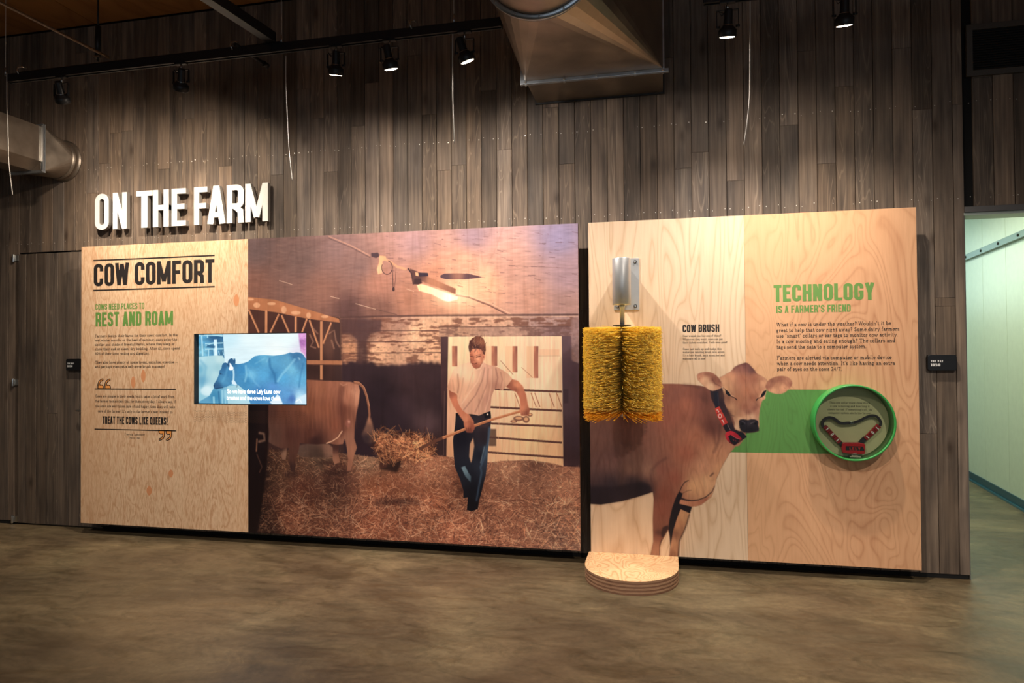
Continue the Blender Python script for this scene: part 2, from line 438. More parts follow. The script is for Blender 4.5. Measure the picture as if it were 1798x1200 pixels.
    C.poly([(1550, 640), (1655, 640), (1655, 672), (1550, 672)], (235, 195, 160), 0.8)
    C.line([(1545, 675), (1660, 675)], 3, (200, 160, 130), 0.7)
    for x in (1340, 1378, 1420, 1510, 1560, 1610, 1640):
        C.line([(x, 868), (x+4, 960)], 3, (214, 162, 120), 0.8)
    for x in (1420, 1505, 1525, 1600, 1640): C.line([(x, 870), (x+28, 945)], 4, (150, 88, 66), 0.8)
    for ex, ey, rx, ry in ((1440,1005,28,14), (1480,1010,18,18), (1415,1020,18,8), (1500,985,14,10)):
        C.ell(ex, ey, rx, ry, (120, 80, 66), 0.8); C.ell(ex, ey-2, rx*0.6, ry*0.5, (232, 180, 135), 0.9)
    C.poly([(1285, 1060), (1322, 1060), (1322, 1150), (1283, 1150)], (92, 70, 60), 0.85, soft=1)
    for (p, q) in (((1315,850),(1668,864)), ((1290,945),(1668,964)), ((1295,1031),(1668,1048)), ((1283,1103),(1668,1132)), ((1280,1182),(1676,1211))):
        C.line([p, q], 10, (92, 62, 56), 1); C.line([(p[0], p[1]-3), (q[0], q[1]-3)], 2, (150, 108, 90), 0.6)
    C.line([(1345, 800), (1330, 1220)], 3, (230, 180, 140), 0.6)
    C.poly([(1668, 571), (1718, 571), (1722, 700), (1768, 720), (1772, 1270), (1677, 1262)],
           [(1690,600,104,82,90),(1700,760,86,66,76),(1740,1100,72,54,62),(1700,1240,66,46,50),(1700,900,92,72,80)], tex=n_mid)
    C.poly([(1718, 480), (1765, 480), (1768, 715), (1720, 700)], (152, 126, 126), 0.8, soft=3, tex=n_fine)
    C.poly([(1678, 850), (1702, 850), (1702, 925), (1678, 925)], (64, 48, 56), 0.7)
    C.line([(1050, 860), (1046, 1200)], 3, (150, 118, 104), 0.5)
    # straw floor
    fl = [(-30, 1180), (60, 1165), (280, 1175), (460, 1180), (580, 1195), (700, 1212), (850, 1200), (985, 1196), (1060, 1205), (1110, 1215), (1290, 1236),
          (1360, 1228), (1500, 1224), (1600, 1238), (1676, 1256), (1790, 1262), (1800, 1760), (-40, 1700)]
    C.poly(fl, [(40,1500,26,17,19),(60,1280,34,24,26),(110,1620,40,24,24),(200,1280,84,58,46),(250,1540,112,66,50),(400,1210,98,78,64),(650,1220,140,108,86),(700,1380,142,86,62),
                (700,1580,136,78,58),(1000,1280,176,120,92),(1000,1440,150,92,68),(1400,1260,172,124,98),(1400,1480,160,105,82),(1700,1380,166,116,92),(1700,1640,146,108,92),
                (1100,1630,150,90,68),(480,1340,76,48,42),(480,1290,72,46,40),(300,1400,88,52,42),(1150,1370,104,64,50),(750,1450,104,60,46),(350,1660,100,56,44),(1500,1240,118,82,68)], soft=1, tex=n_mid)
    cols = [(245, 190, 150), (230, 168, 128), (215, 152, 116), (240, 200, 165), (104, 64, 52), (70, 42, 38), (60, 36, 34), (190, 132, 100)]
    C.strands(9000, fl, 5, 24, cols, (0.22, 0.7), (0.4, 0.9), 0.9, seed=21)
    C.strands(2600, [(-30,1400),(1800,1420),(1800,1760),(-40,1700)], 16, 52, cols, (0.25, 0.72), (0.5, 1.1), 1.0, seed=22)
    for cx, cy, rx, ry in ((480,1290,70,14), (1180,1385,60,14), (800,1445,120,14), (240,1300,40,18), (430,1238,60,12)):
        C.ell(cx, cy, rx, ry, (46, 28, 28), 0.55, soft=6)
    # resting calf and far legs
    C.poly([(272,1150),(330,1136),(440,1138),(466,1160),(470,1196),(440,1212),(300,1208),(270,1190)], [(300,1150,96,76,68),(450,1160,140,104,88),(380,1200,70,54,48)], 0.9, soft=2)
    C.poly([(462,1120),(496,1128),(492,1190),(500,1236),(470,1246),(462,1220)], [(480,1140,70,44,42),(486,1230,150,106,86)])
    C.poly([(182,1150),(222,1150),(218,1200),(214,1222),(196,1222)], [(190,1160,60,40,38),(212,1190,140,106,88)])
    # cow
    cow = [(60,800),(200,776),(330,800),(420,806),(500,808),(560,812),(598,826),(606,860),(600,920),(586,985),(578,1050),(576,1110),(590,1158),(576,1196),(564,1250),(556,1280),
           (536,1282),(543,1220),(536,1160),(526,1112),(516,1140),(486,1144),(450,1138),(430,1136),(380,1142),(330,1138),(290,1134),(284,1170),(266,1220),(264,1288),(244,1286),
           (228,1220),(232,1160),(190,1162),(150,1145),(110,1120),(95,1040),(60,940)]
    C.poly(cow, [(400,850,150,98,76),(350,1080,92,56,48),(550,900,172,116,94),(480,1040,128,78,62),(560,1180,158,110,88),(150,1080,92,64,56),(250,1090,84,52,46),(460,840,158,104,84),
                 (370,1120,58,36,36),(530,1110,150,104,86),(330,950,132,82,62),(300,1000,110,68,54),(250,1200,88,58,50),(250,1270,60,40,38),(590,880,200,146,120),(520,960,112,68,56),
                 (130,960,80,52,46),(200,960,100,62,50),(110,1100,104,80,72),(420,960,140,88,68)], soft=1, tex=0.92+0.16*fbm(H, W_, 40, 9, 4, 14))
    C.line([(512, 830), (500, 900), (508, 980), (520, 1060), (500, 1105)], 26, (86, 50, 44), 0.5, soft=5)
    C.line([(500, 820), (516, 832), (540, 822)], 5, (200, 150, 122), 0.6, soft=1)
    C.line([(560, 860), (588, 880), (584, 940)], 10, (210, 156, 130), 0.45, soft=3)
    C.ell(543, 1030, 14, 22, (150, 96, 84), 0.9, soft=2); C.ell(548, 1022, 6, 8, (210, 160, 140), 0.8, soft=1)
    C.line([(428, 1136), (460, 1124), (490, 1104), (512, 1070)], 6, (225, 180, 150), 0.85)
    C.line([(572, 815), (600, 818), (625, 842), (642, 890), (652, 940), (656, 985), (652, 1020)], 15, (146, 98, 76), 1, taper=10)
    C.line([(575, 811), (602, 814), (628, 840), (645, 888), (655, 940)], 3, (206, 150, 120), 0.8)
    C.poly([(648,1000),(662,1000),(676,1050),(688,1090),(684,1130),(660,1138),(630,1130),(614,1090),(636,1040)], [(655,1010,170,122,98),(650,1060,120,88,76),(640,1110,54,42,48),(675,1110,90,66,58)], 0.95, soft=3)
    for i in range(26):
        x = 330+i*10.5; C.line([(x, 830+i % 5*6), (x-12, 940), (x-4, 1060)], 3, (176, 118, 90) if i % 2 else (104, 64, 52), 0.22, soft=1)
    # dark post on the left edge
    C.poly([(-30, 920), (108, 920), (126, 1080), (112, 1290), (80, 1530), (60, 1640), (-30, 1640)], [(20,1000,20,14,18),(100,1000,34,22,24),(60,1500,26,16,18)], soft=3)
    C.poly([(106, 925), (124, 925), (122, 1080), (108, 1290), (102, 1290)], (30, 18, 20), 1, soft=1)
    C.line([(72, 1080), (100, 1085), (104, 1120), (70, 1128)], 12, (150, 118, 100), 0.7, soft=2)
    C.line([(64, 1110), (60, 1180)], 6, (170, 120, 92), 0.8, soft=1); C.line([(62, 1190), (90, 1260), (76, 1290)], 5, (110, 76, 62), 0.6, soft=1)
    # forkful of straw
    heap = [(676,1150),(700,1112),(722,1078),(745,1090),(790,1096),(830,1100),(900,1092),(935,1108),(965,1095),(972,1140),(1005,1188),(960,1200),(925,1224),(880,1214),(820,1228),(770,1216),(744,1262),(712,1270),(706,1210),(690,1180)]
    C.poly([(705,1190),(770,1190),(830,1230),(800,1290),(712,1270)], (40, 26, 26), 0.9, soft=3)
    C.poly(heap, [(720,1110,150,96,68),(800,1150,120,74,56),(900,1130,150,96,68),(950,1180,128,82,60),(730,1220,66,40,36),(830,1210,110,66,50)], soft=1)
    C.strands(900, [(660,1100),(720,1060),(980,1090),(1010,1190),(930,1230),(700,1230)], 16, 50, [(235,165,115),(210,140,98),(180,112,80),(90,50,40),(240,180,132),(70,40,34)], (0.4, 0.85), (0.6, 1.3), 1.1, seed=23)
    # man with a pitchfork
    jeans = [(1110,978),(1160,982),(1230,984),(1290,964),(1297,1010),(1288,1080),(1280,1160),(1276,1230),(1268,1300),(1248,1380),(1232,1440),(1226,1482),(1192,1493),(1168,1486),
             (1173,1420),(1150,1424),(1150,1384),(1132,1325),(1106,1262),(1099,1200),(1095,1120),(1106,1040)]
    C.poly([(1186,1150),(1200,1110),(1208,1160),(1196,1240),(1182,1212)], (235, 185, 145), 1)
    C.poly(jeans, [(1140,1100,24,24,36),(1250,1100,44,38,46),(1240,1200,30,32,44),(1150,1300,30,34,46),(1210,1400,18,20,30),(1280,1200,70,86,104),(1240,1040,52,44,52),(1200,1460,14,14,22)])
    C.poly([(1184,1140),(1201,1105),(1207,1150),(1196,1220),(1190,1240),(1180,1205)], (230, 178, 138), 0.9, soft=1)
    C.poly([(1138,1262),(1158,1254),(1176,1290),(1190,1310),(1187,1340),(1160,1310)], [(1150,1270,120,150,165),(1180,1320,84,108,124)], 0.95, soft=1)
    C.line([(1288,1050),(1280,1130),(1262,1200),(1240,1262),(1246,1290),(1232,1360),(1218,1440)], 12, (78, 104, 130), 0.75, soft=2, taper=6)
    C.line([(1262,1150),(1240,1240)], 5, (130, 160, 180), 0.7, soft=1)
    C.line([(1110, 985), (1292, 972)], 16, (20, 18, 26), 1); C.ell(1275, 982, 5, 5, (235, 215, 195), 1)
    C.poly([(1256, 966), (1292, 962), (1296, 1000), (1262, 1004)], (26, 24, 32), 1); C.ell(1277, 983, 5, 5, (240, 220, 200), 1)
    C.line([(1205,1040),(1270,1045),(1285,1020)], 10, (86, 66, 70), 0.6, soft=3)
    arm1 = [(1072,846),(1098,862),(1116,880),(1122,905),(1150,945),(1182,985),(1204,1018),(1206,1060),(1196,1078),(1170,1078),(1156,1058),(1150,1020),(1122,980),(1094,935),(1076,890)]
    C.poly(arm1, [(1085,870,160,96,76),(1110,910,222,140,108),(1140,960,206,128,98),(1180,1020,190,114,88),(1180,1060,140,80,66),(1165,1010,222,150,116)], soft=1)
    arm2 = [(1372,838),(1405,797),(1436,806),(1462,834),(1480,880),(1488,925),(1496,965),(1494,990),(1452,990),(1450,940),(1446,900),(1428,866),(1398,852)]
    C.poly(arm2, [(1390,830,150,92,74),(1430,830,222,148,112),(1460,880,196,122,94),(1470,940,206,130,100),(1480,980,160,96,76),(1420,850,150,90,72)], soft=1)
    shirt = [(1187,708),(1150,716),(1112,732),(1095,752),(1078,800),(1063,848),(1090,866),(1120,874),(1117,905),(1128,935),(1146,962),(1168,980),(1205,984),(1232,990),(1262,976),(1292,966),
             (1294,930),(1298,890),(1312,852),(1335,848),(1356,856),(1382,830),(1407,796),(1388,772),(1366,756),(1320,730),(1280,722),(1252,708),(1234,742),(1212,748),(1194,732)]
    C.poly(shirt, [(1140,760,252,220,186),(1110,820,236,184,150),(1180,780,252,214,178),(1230,860,218,168,142),(1270,760,224,176,152),(1340,800,206,158,134),(1190,940,222,172,146),
                   (1280,900,196,146,126),(1160,880,240,190,156),(1080,840,214,160,130),(1320,830,182,132,112),(1370,800,226,180,148)])
    for pts, c, a in (([(1262,735),(1250,800),(1215,880),(1175,930),(1150,962)], (160,112,98), 0.6), ([(1282,740),(1275,820),(1245,900),(1210,975)], (168,120,104), 0.55),
                      ([(1245,748),(1225,810),(1180,870),(1140,930)], (250,212,182), 0.55), ([(1298,745),(1296,830),(1285,900),(1262,970)], (245,205,178), 0.45),
                      ([(1320,740),(1330,790),(1318,850)], (150,104,92), 0.7), ([(1345,760),(1355,800),(1345,845)], (160,112,96), 0.5), ([(1120,770),(1124,830),(1120,872)], (150,104,88), 0.55),
                      ([(1150,790),(1140,850),(1130,900)], (196,148,124), 0.5), ([(1232,900),(1230,985)], (160,116,104), 0.4), ([(1092,800),(1100,860)], (190,140,114), 0.5),
                      ([(1200,760),(1180,830),(1160,880)], (206,158,132), 0.4), ([(1265,860),(1240,930),(1225,985)], (236,194,166), 0.4)):
        C.line(pts, 6, c, a, soft=1)
    C.poly([(1187,712),(1200,735),(1216,744),(1236,738),(1252,708),(1246,690),(1190,696)], (150, 88, 72), 0.9, soft=1)
    C.line([(1190,714),(1200,738),(1216,750),(1238,742),(1254,712)], 5, (240, 200, 170), 0.8)
    face = [(1181,640),(1206,630),(1245,632),(1256,660),(1254,690),(1244,715),(1230,732),(1215,742),(1200,732),(1189,708),(1183,680)]
    C.poly(face, [(1190,670,196,118,90),(1215,660,232,160,126),(1226,690,250,184,146),(1245,680,206,130,102),(1205,700,214,140,110),(1212,728,160,92,74),(1195,700,150,88,70)])
    C.poly([(1240, 640), (1262, 640), (1262, 690), (1248, 716), (1238, 690)], (196, 128, 100), 0.8, soft=2)
    hair = [(1180,652),(1176,628),(1182,600),(1196,582),(1216,572),(1238,572),(1258,586),(1267,612),(1268,645),(1262,672),(1254,676),(1252,652),(1242,640),(1215,636),(1196,640),(1186,658)]
    C.poly(hair, [(1190,620,84,50,46),(1220,600,126,80,66),(1250,600,148,96,74),(1262,650,110,68,58),(1215,630,64,40,42)])
    C.strands(70, [(1178,576),(1266,574),(1268,660),(1180,650)], 9, 20, [(255,205,160),(225,160,120),(60,36,38),(50,30,32)], (0.4, 0.85), (0.3, 0.6), 0.35, seed=31, ang=1.75)
    C.ell(1256, 678, 6, 12, (214, 140, 110), 1); C.ell(1256, 680, 2, 6, (130, 72, 60), 0.8)
    C.line([(1186,676),(1202,680)], 4, (76, 40, 38), 0.95); C.line([(1216,682),(1240,676)], 4, (76, 40, 38), 0.95)
    C.line([(1184,668),(1202,671)], 3, (110, 64, 54), 0.8); C.line([(1216,672),(1242,668)], 3, (110, 64, 54), 0.8)
    C.line([(1206,676),(1202,698),(1208,702)], 4, (150, 86, 68), 0.8); C.line([(1196,715),(1208,718),(1222,713)], 4, (110, 56, 50), 0.95)
    C.line([(1186,690),(1190,712)], 5, (130, 76, 62), 0.7, soft=1)
    C.line([(915,1166),(1000,1124),(1062,1098)], 15, (104, 68, 56), 1); C.line([(1040,1108),(1150,1064),(1300,1010),(1452,966)], 15, (190, 122, 86), 1, taper=12)
    C.line([(1040,1103),(1150,1059),(1300,1005),(1452,962)], 4, (236, 176, 132), 0.8)
    C.poly([(1152,1035),(1178,1016),(1205,1030),(1210,1056),(1198,1078),(1166,1078)], [(1165,1040,206,130,100),(1200,1050,160,92,74),(1180,1070,130,74,62)], soft=1)
    for x in (1166, 1176, 1187): C.line([(x, 1052), (x+3, 1076)], 2, (96, 50, 44), 0.8)
    C.poly([(1450,940),(1488,936),(1500,960),(1492,984),(1456,986),(1444,966)], [(1460,950,214,140,108),(1490,975,150,90,72)], soft=1)
    for x in (1458, 1468, 1479): C.line([(x, 962), (x+2, 984)], 2, (104, 56, 48), 0.8)
    # striplight and wiring
    C.ell(1090, 360, 150, 70, (255, 214, 172), 0.30, soft=22); C.ell(1090, 370, 90, 34, (255, 226, 190), 0.45, soft=12)
    C.poly([(868,215),(900,228),(962,258),(1110,322),(1108,350),(1040,325),(930,282),(884,300),(878,262)], [(900,250,84,58,58),(1000,290,176,124,98),(1090,330,150,104,86)], soft=1)
    C.poly([(905,302),(925,296),(952,302),(1040,335),(1122,364),(1118,380),(1070,390),(1046,384),(985,352),(915,332)], [(915,315,255,214,170),(1000,340,255,232,196),(1080,372,255,250,232)], soft=1)
    C.poly([(914,236),(962,238),(966,256),(918,257)], (52, 42, 56), 1); C.poly([(896,234),(912,236),(914,256),(898,252)], (214, 164, 128), 1)
    C.line([(858,214),(876,240),(886,300)], 8, (56, 40, 46), 0.9, taper=3); C.poly([(892,268),(925,268),(932,292),(912,300),(888,298)], (58, 40, 44), 0.95, soft=1)
    C.poly([(1028,252),(1050,242),(1110,240),(1170,242),(1220,252),(1250,262),(1200,268),(1150,272),(1060,272),(1030,264)], [(1050,260,84,64,72),(1120,250,150,108,96),(1180,262,92,68,74)])
    C.poly([(664,134),(700,132),(712,150),(690,160),(666,152)], (62, 46, 52), 1, soft=1); C.poly([(706,146),(740,150),(745,170),(724,176),(722,240),(700,246),(694,220),(706,180)], [(715,160,196,150,112),(710,230,206,164,128)], soft=1)
    C.line([(735,165),(770,182),(800,205),(850,220)], 11, (190, 144, 110), 0.85, soft=1)
    ring = [(748+28*math.cos(t), 210+36*math.sin(t)) for t in np.linspace(-1.4, 3.6, 20)]
    C.line(ring, 4, (70, 48, 48), 0.95)
    C.line([(775,215),(778,270),(780,318)], 4, (70, 48, 48), 0.9); C.line([(796,212),(792,280),(786,318)], 3, (96, 66, 62), 0.9); C.ell(782, 324, 7, 11, (62, 44, 46), 1)
    C.c *= (0.96+0.08*fbm(H, W_, 400, 5, 2, 77))[..., None]
    return C.image('barn_photograph_print', gain=MURAL_GAIN)

def paint_cow():
    C = Canvas(1200, 1320, XC, XE, ZB, ZT, PY, (170, 112, 90))
    H, W_ = C.h, C.w
    C.tf = (0, 0, 1)
    C.poly([(1270, 683.5), (1500, 685), (1500, 798), (1270, 794.5)], (98, 152, 80))
    C.tf = (1000, 620, 2.7265)
    hair = 0.93+0.14*fbm(H, W_, 26, 7, 4, 41)
    fan = lambda *a: a
    body = [(60,168),(100,166),(200,152),(300,149),(440,147),(520,148),(580,152),(622,156),(700,172),(760,220),(840,330),(845,400),(812,445),(795,448),(768,480),(730,545),(702,610),(695,650),(680,690),(640,722),
            (600,735),(584,738),(566,790),(540,860),(528,905),(524,975),(480,975),(482,930),(478,880),(472,850),(440,908),(433,935),(432,972),(386,970),(400,905),(398,800),(402,700),(398,668),(330,690),(250,712),(150,728),(60,722)]
    C.poly(body, [(560,250,178,110,88),(500,200,150,96,82),(620,230,150,92,78),(300,350,142,98,84),(150,400,132,92,82),(200,500,122,86,80),(480,300,164,100,82),(300,560,132,96,84),(200,640,60,46,52),  # greyer tones at left: part of the brush's cast shadow, painted in
                  (300,620,66,50,54),(350,650,40,30,36),(150,700,40,30,38),(600,400,184,118,92),(680,350,110,66,58),(500,600,158,94,76),(440,750,148,88,72),(430,860,134,84,68),(420,950,176,124,98),(640,540,206,148,116),
                  (600,640,228,174,130),(700,480,206,146,112),(640,220,110,68,60),(380,560,158,116,98),(560,480,172,104,82),(660,620,226,174,132),(100,250,142,98,84),(440,560,146,92,78),(460,680,140,82,66),(730,560,214,158,118)], soft=1, tex=hair)
    # darker pass on the belly, shoulder fold
    C.poly([(60,640),(220,640),(330,618),(395,640),(398,668),(330,690),(250,712),(150,728),(60,722)], (36, 26, 34), 0.8, soft=6)
    C.line([(470,500),(420,530),(396,560),(392,620),(400,668)], 10, (96, 64, 60), 0.5, soft=4)
    C.line([(540,150),(600,158),(625,170)], 14, (96, 64, 58), 0.5, soft=4)
    C.line([(720,340),(715,420),(690,480)], 8, (70, 42, 42), 0.5, soft=4); C.line([(690,360),(700,440)], 6, (84, 52, 48), 0.45, soft=3)
    C.line([(690,575),(672,592)], 6, (70, 44, 40), 0.8, soft=2)
    C.tf = (1120, 780, 5.717)
    C.line([(130,245),(120,290),(135,360),(155,430)], 8, (80, 50, 48), 0.6, soft=3)
    C.poly([(415,478),(450,500),(432,560),(416,600),(545,632),(525,700),(430,655),(388,758),(362,850),(345,930),(328,1010),(318,900),(306,850),(318,760),(345,640),(385,530)], (30, 22, 30), 1, soft=1)
    C.poly([(430,655),(525,700),(500,790),(468,880),(430,955),(414,1010),(406,1135),(314,1135),(322,1050),(336,990),(352,880),(390,760)],
           [(440,700,212,160,118),(490,720,206,156,116),(400,820,196,140,104),(440,860,176,126,96),(380,900,150,104,82),(350,1000,200,148,112),(395,1050,186,134,102),(350,1110,150,104,80)], soft=1, tex=hair)
    C.line([(520,705),(495,800),(460,890),(420,975),(408,1130)], 12, (40, 28, 30), 0.85, soft=2)
    C.line([(330,990),(318,1060),(314,1125)], 6, (70, 48, 44), 0.7, soft=1)
    C.line([(510,365),(470,385),(440,430),(415,490)], 8, (46, 30, 34), 0.9, soft=1)
    C.line([(430,545),(480,562),(540,572),(610,562),(680,535),(745,480),(772,420)], 16, (42, 28, 34), 0.9, soft=1, taper=5)
    C.poly([(424,560),(500,578),(600,572),(690,540),(720,520),(690,570),(640,612),(580,630),(520,625),(415,600)], [(450,590,206,142,110),(560,610,196,132,102),(680,560,176,112,88)], 0.95, soft=1)
    C.line([(545,320),(580,420),(600,520)], 5, (170, 120, 90), 0.6, soft=1); C.line([(440,500),(500,470),(540,465)], 5, (80, 54, 48), 0.7, soft=1); C.line([(600,330),(640,420),(650,500)], 4, (180, 130, 96), 0.5, soft=1)
    C.line([(150,850),(158,930),(140,1030),(122,1110)], 6, (84, 52, 46), 0.6, soft=2)
    C.ell(230, 890, 55, 30, (70, 42, 42), 0.6, soft=6); C.poly([(305,815),(250,835),(235,900),(240,945),(262,925),(306,850)], (52, 32, 34), 0.9, soft=2)
    C.line([(218,1118),(222,1010),(245,950)], 7, (50, 32, 34), 0.8, soft=1)
    C.line([(800,130),(820,60),(845,10)], 6, (110, 66, 56), 0.6, soft=2); C.line([(930,80),(850,220),(790,350)], 5, (110, 76, 62), 0.6, soft=1)
    # neck in shadow, collar
    C.tf = (1220, 630, 7.061)
    C.poly([(190,395),(340,355),(380,480),(375,560),(405,640),(445,720),(495,880),(600,925),(642,972),(540,1047),(490,1078),(440,1000),(400,860),(330,700),(255,600),(205,500)],
           [(250,450,44,34,42),(350,450,84,54,50),(340,620,60,40,46),(420,760,84,54,50),(450,850,46,32,40),(560,950,26,22,32),(330,560,52,36,44)], soft=1)
    C.poly([(232,408),(292,412),(300,520),(312,600),(256,616),(240,540)], (34, 32, 46), 1)
    C.line([(284,430),(292,520),(300,580)], 5, (80, 78, 92), 0.8)
    C.poly([(345,830),(408,800),(436,850),(455,890),(385,912)], (34, 28, 38), 1); C.line([(405,815),(440,885)], 6, (176, 150, 150), 0.9)
    C.poly([(248,622),(304,590),(335,655),(372,722),(410,798),(342,836),(305,765),(268,690)], [(270,630,206,66,58),(310,710,214,72,62),(370,800,196,58,54)], 1)
    C.line([(266,690),(330,655)], 5, (90, 24, 28), 1); C.line([(304,762),(370,728)], 5, (90, 24, 28), 1)
    wh = (250, 244, 238)
    C.line([(284,636),(298,668)], 8, wh); C.line([(266,640),(287,634)], 7, wh)
    C.line([(344,764),(362,806)], 8, wh); C.line([(330,770),(349,762)], 7, wh)
    C.line([(312+19*math.cos(t), 712+25*math.sin(t)) for t in np.linspace(0, 2*math.pi+0.3, 22)], 7, wh)
    C.poly([(374,945),(395,910),(440,895),(480,905),(520,930),(562,968),(600,985),(560,1020),(535,1048),(492,1078),(432,1046),(388,1000)], [(400,930,210,48,62),(450,910,196,44,60),(520,960,176,34,50),(500,1060,60,20,30)], 1)
    C.poly([(413,965),(445,945),(500,985),(560,1010),(520,1052),(495,1068),(440,1030)], (30, 20, 30), 1)
    C.line([(460,955),(520,990),(560,995)], 5, (190, 150, 140), 0.8)
    C.line([(470,1000),(484,1012),(478,1022)], 5, (200, 60, 66), 0.9); C.line([(495,1012),(512,1022),(506,1030)], 5, (200, 60, 66), 0.9)
    C.poly([(500,890),(600,920),(645,972),(590,1005),(560,965)], (26, 22, 32), 1)
    # head
    face = [(632,48),(662,56),(690,84),(715,112),(742,140),(768,182),(800,200),(845,226),(878,248),(895,268),(882,320),(868,372),(890,396),(884,430),(873,465),(878,490),(860,512),(838,520),(826,560),
            (808,620),(800,690),(795,740),(800,800),(798,860),(796,892),(760,908),(700,918),(640,922),(592,905),(540,892),(500,872),(488,840),(492,800),(478,750),(450,700),(418,650),(384,590),(362,530),(364,470),(350,400),
            (345,355),(325,300),(305,232),(350,212),(400,184),(440,162),(460,140),(490,104),(530,80),(580,62)]
    C.poly(face, [(630,80,118,74,72),(540,110,150,98,86),(600,250,176,114,90),(740,250,166,106,84),(450,230,212,152,118),(380,280,222,168,132),(640,400,182,120,92),(450,600,204,152,118),(400,480,150,104,84),
                  (620,600,166,106,84),(740,620,146,92,76),(560,700,200,142,112),(560,740,232,188,152),(700,715,228,184,152),(640,730,220,170,136),(785,640,206,146,118),(850,300,222,166,130),(510,850,228,190,156),
                  (425,690,112,78,68),(380,380,224,172,132),(700,130,110,72,70),(720,480,160,102,80),(800,420,196,136,106),(850,480,226,174,136),(540,500,180,122,94),(480,680,190,140,108),(660,660,150,96,80),(820,240,190,134,106)], soft=1, tex=hair)
    C.line([(470,150),(500,112),(560,76),(632,58)], 16, (84, 54, 56), 0.6, soft=4); C.line([(660,62),(720,130),(766,182)], 18, (90, 56, 56), 0.6, soft=4)
    C.line([(412,190),(420,300),(500,470)], 14, (232, 178, 140), 0.4, soft=6)
    C.line([(770,420),(768,520),(780,600),(790,700)], 16, (112, 70, 60), 0.45, soft=5)
    C.line([(400,630),(440,700),(490,715)], 8, (70, 46, 44), 0.8, soft=2); C.line([(440,700),(480,780),(492,840)], 12, (84, 58, 52), 0.6, soft=3)
    C.line([(380,400),(360,480),(370,560)], 10, (90, 60, 54), 0.5, soft=3)
    for s_, pts in ((0, [(376,384),(404,396),(428,420),(442,448),(450,470),(418,462),(388,440)]), (0, [(888,394),(856,402),(834,432),(820,462),(814,486),(844,474),(866,450),(878,420)])):
        C.poly(pts, (22, 17, 24), 1)
    C.line([(380,384),(350,360)], 6, (60, 40, 40), 0.8); C.line([(440,464),(480,482),(505,496),(524,516)], 7, (60, 38, 38), 0.95, taper=14); C.line([(818,484),(785,492),(770,506),(762,522)], 7, (60, 38, 38), 0.95, taper=14)
    C.line([(396,390),(432,420),(452,456),(490,470)], 9, (238, 190, 152), 0.8, soft=1); C.line([(875,388),(838,404),(816,446),(796,476)], 9, (236, 188, 150), 0.7, soft=1)
    nose = [(548,772),(560,756),(600,752),(660,762),(700,752),(740,754),(776,768),(786,790),(784,830),(796,868),(794,892),(740,908),(660,918),(610,912),(574,896),(556,860),(550,820)]
    C.poly(nose, [(600,780,34,30,40),(680,800,52,46,54),(760,790,30,26,36),(680,880,24,20,28),(580,860,28,24,32)], 1, soft=1)
    C.line([(580,775),(610,790),(625,806)], 8, (120, 112, 118), 0.7, soft=1); C.line([(690,808),(720,790),(745,784)], 8, (150, 140, 140), 0.7, soft=1)
    C.ell(590, 812, 18, 14, (10, 8, 12), 1, soft=1); C.ell(752, 806, 16, 13, (10, 8, 12), 1, soft=1)
    C.line([(560,900),(640,922),(740,912),(796,892)], 9, (30, 22, 26), 0.9, soft=1)
    earL = [(24,215),(34,192),(70,174),(120,165),(180,166),(225,180),(262,204),(300,240),(330,290),(348,340),(330,362),(296,382),(250,398),(215,402),(170,385),(120,345),(70,300),(34,262)]
    C.poly(earL, [(60,220,214,152,122),(120,260,244,196,158),(200,340,246,202,164),(180,185,170,112,92),(300,280,140,88,74),(330,340,206,150,120),(60,190,190,130,106),(240,250,150,96,80)], soft=1, tex=hair)
    C.line([(120,190),(180,196),(215,220),(225,270),(260,310),(325,335)], 30, (146, 96, 80), 0.75, soft=4, taper=22); C.line([(215,250),(250,310),(330,350)], 5, (96, 58, 54), 0.8, soft=1)
    C.line([(60,240),(54,256)], 7, (150, 92, 80), 0.8, soft=1); C.line([(190,345),(220,350)], 8, (220, 165, 130), 0.8, soft=2)
    earR = [(868,352),(886,310),(902,278),(940,250),(990,228),(1040,216),(1090,214),(1140,224),(1178,246),(1204,282),(1210,312),(1196,344),(1160,384),(1120,420),(1070,438),(1010,440),(950,424),(895,396)]
    C.poly(earR, [(900,340,176,118,96),(960,280,150,98,80),(1050,250,164,108,88),(1160,270,190,132,106),(1190,320,166,108,90),(1080,360,228,168,132),(980,390,232,174,136),(1000,320,200,142,110),(1140,380,222,160,126)], soft=1, tex=hair)
    C.line([(885,350),(950,345),(1000,290),(1060,262),(1120,262)], 24, (140, 90, 76), 0.65, soft=4, taper=12); C.line([(1100,350),(1120,372),(1130,358)], 4, (150, 96, 80), 0.7)
    return C.image('cow_print', gain=COW_GAIN, alpha=True)

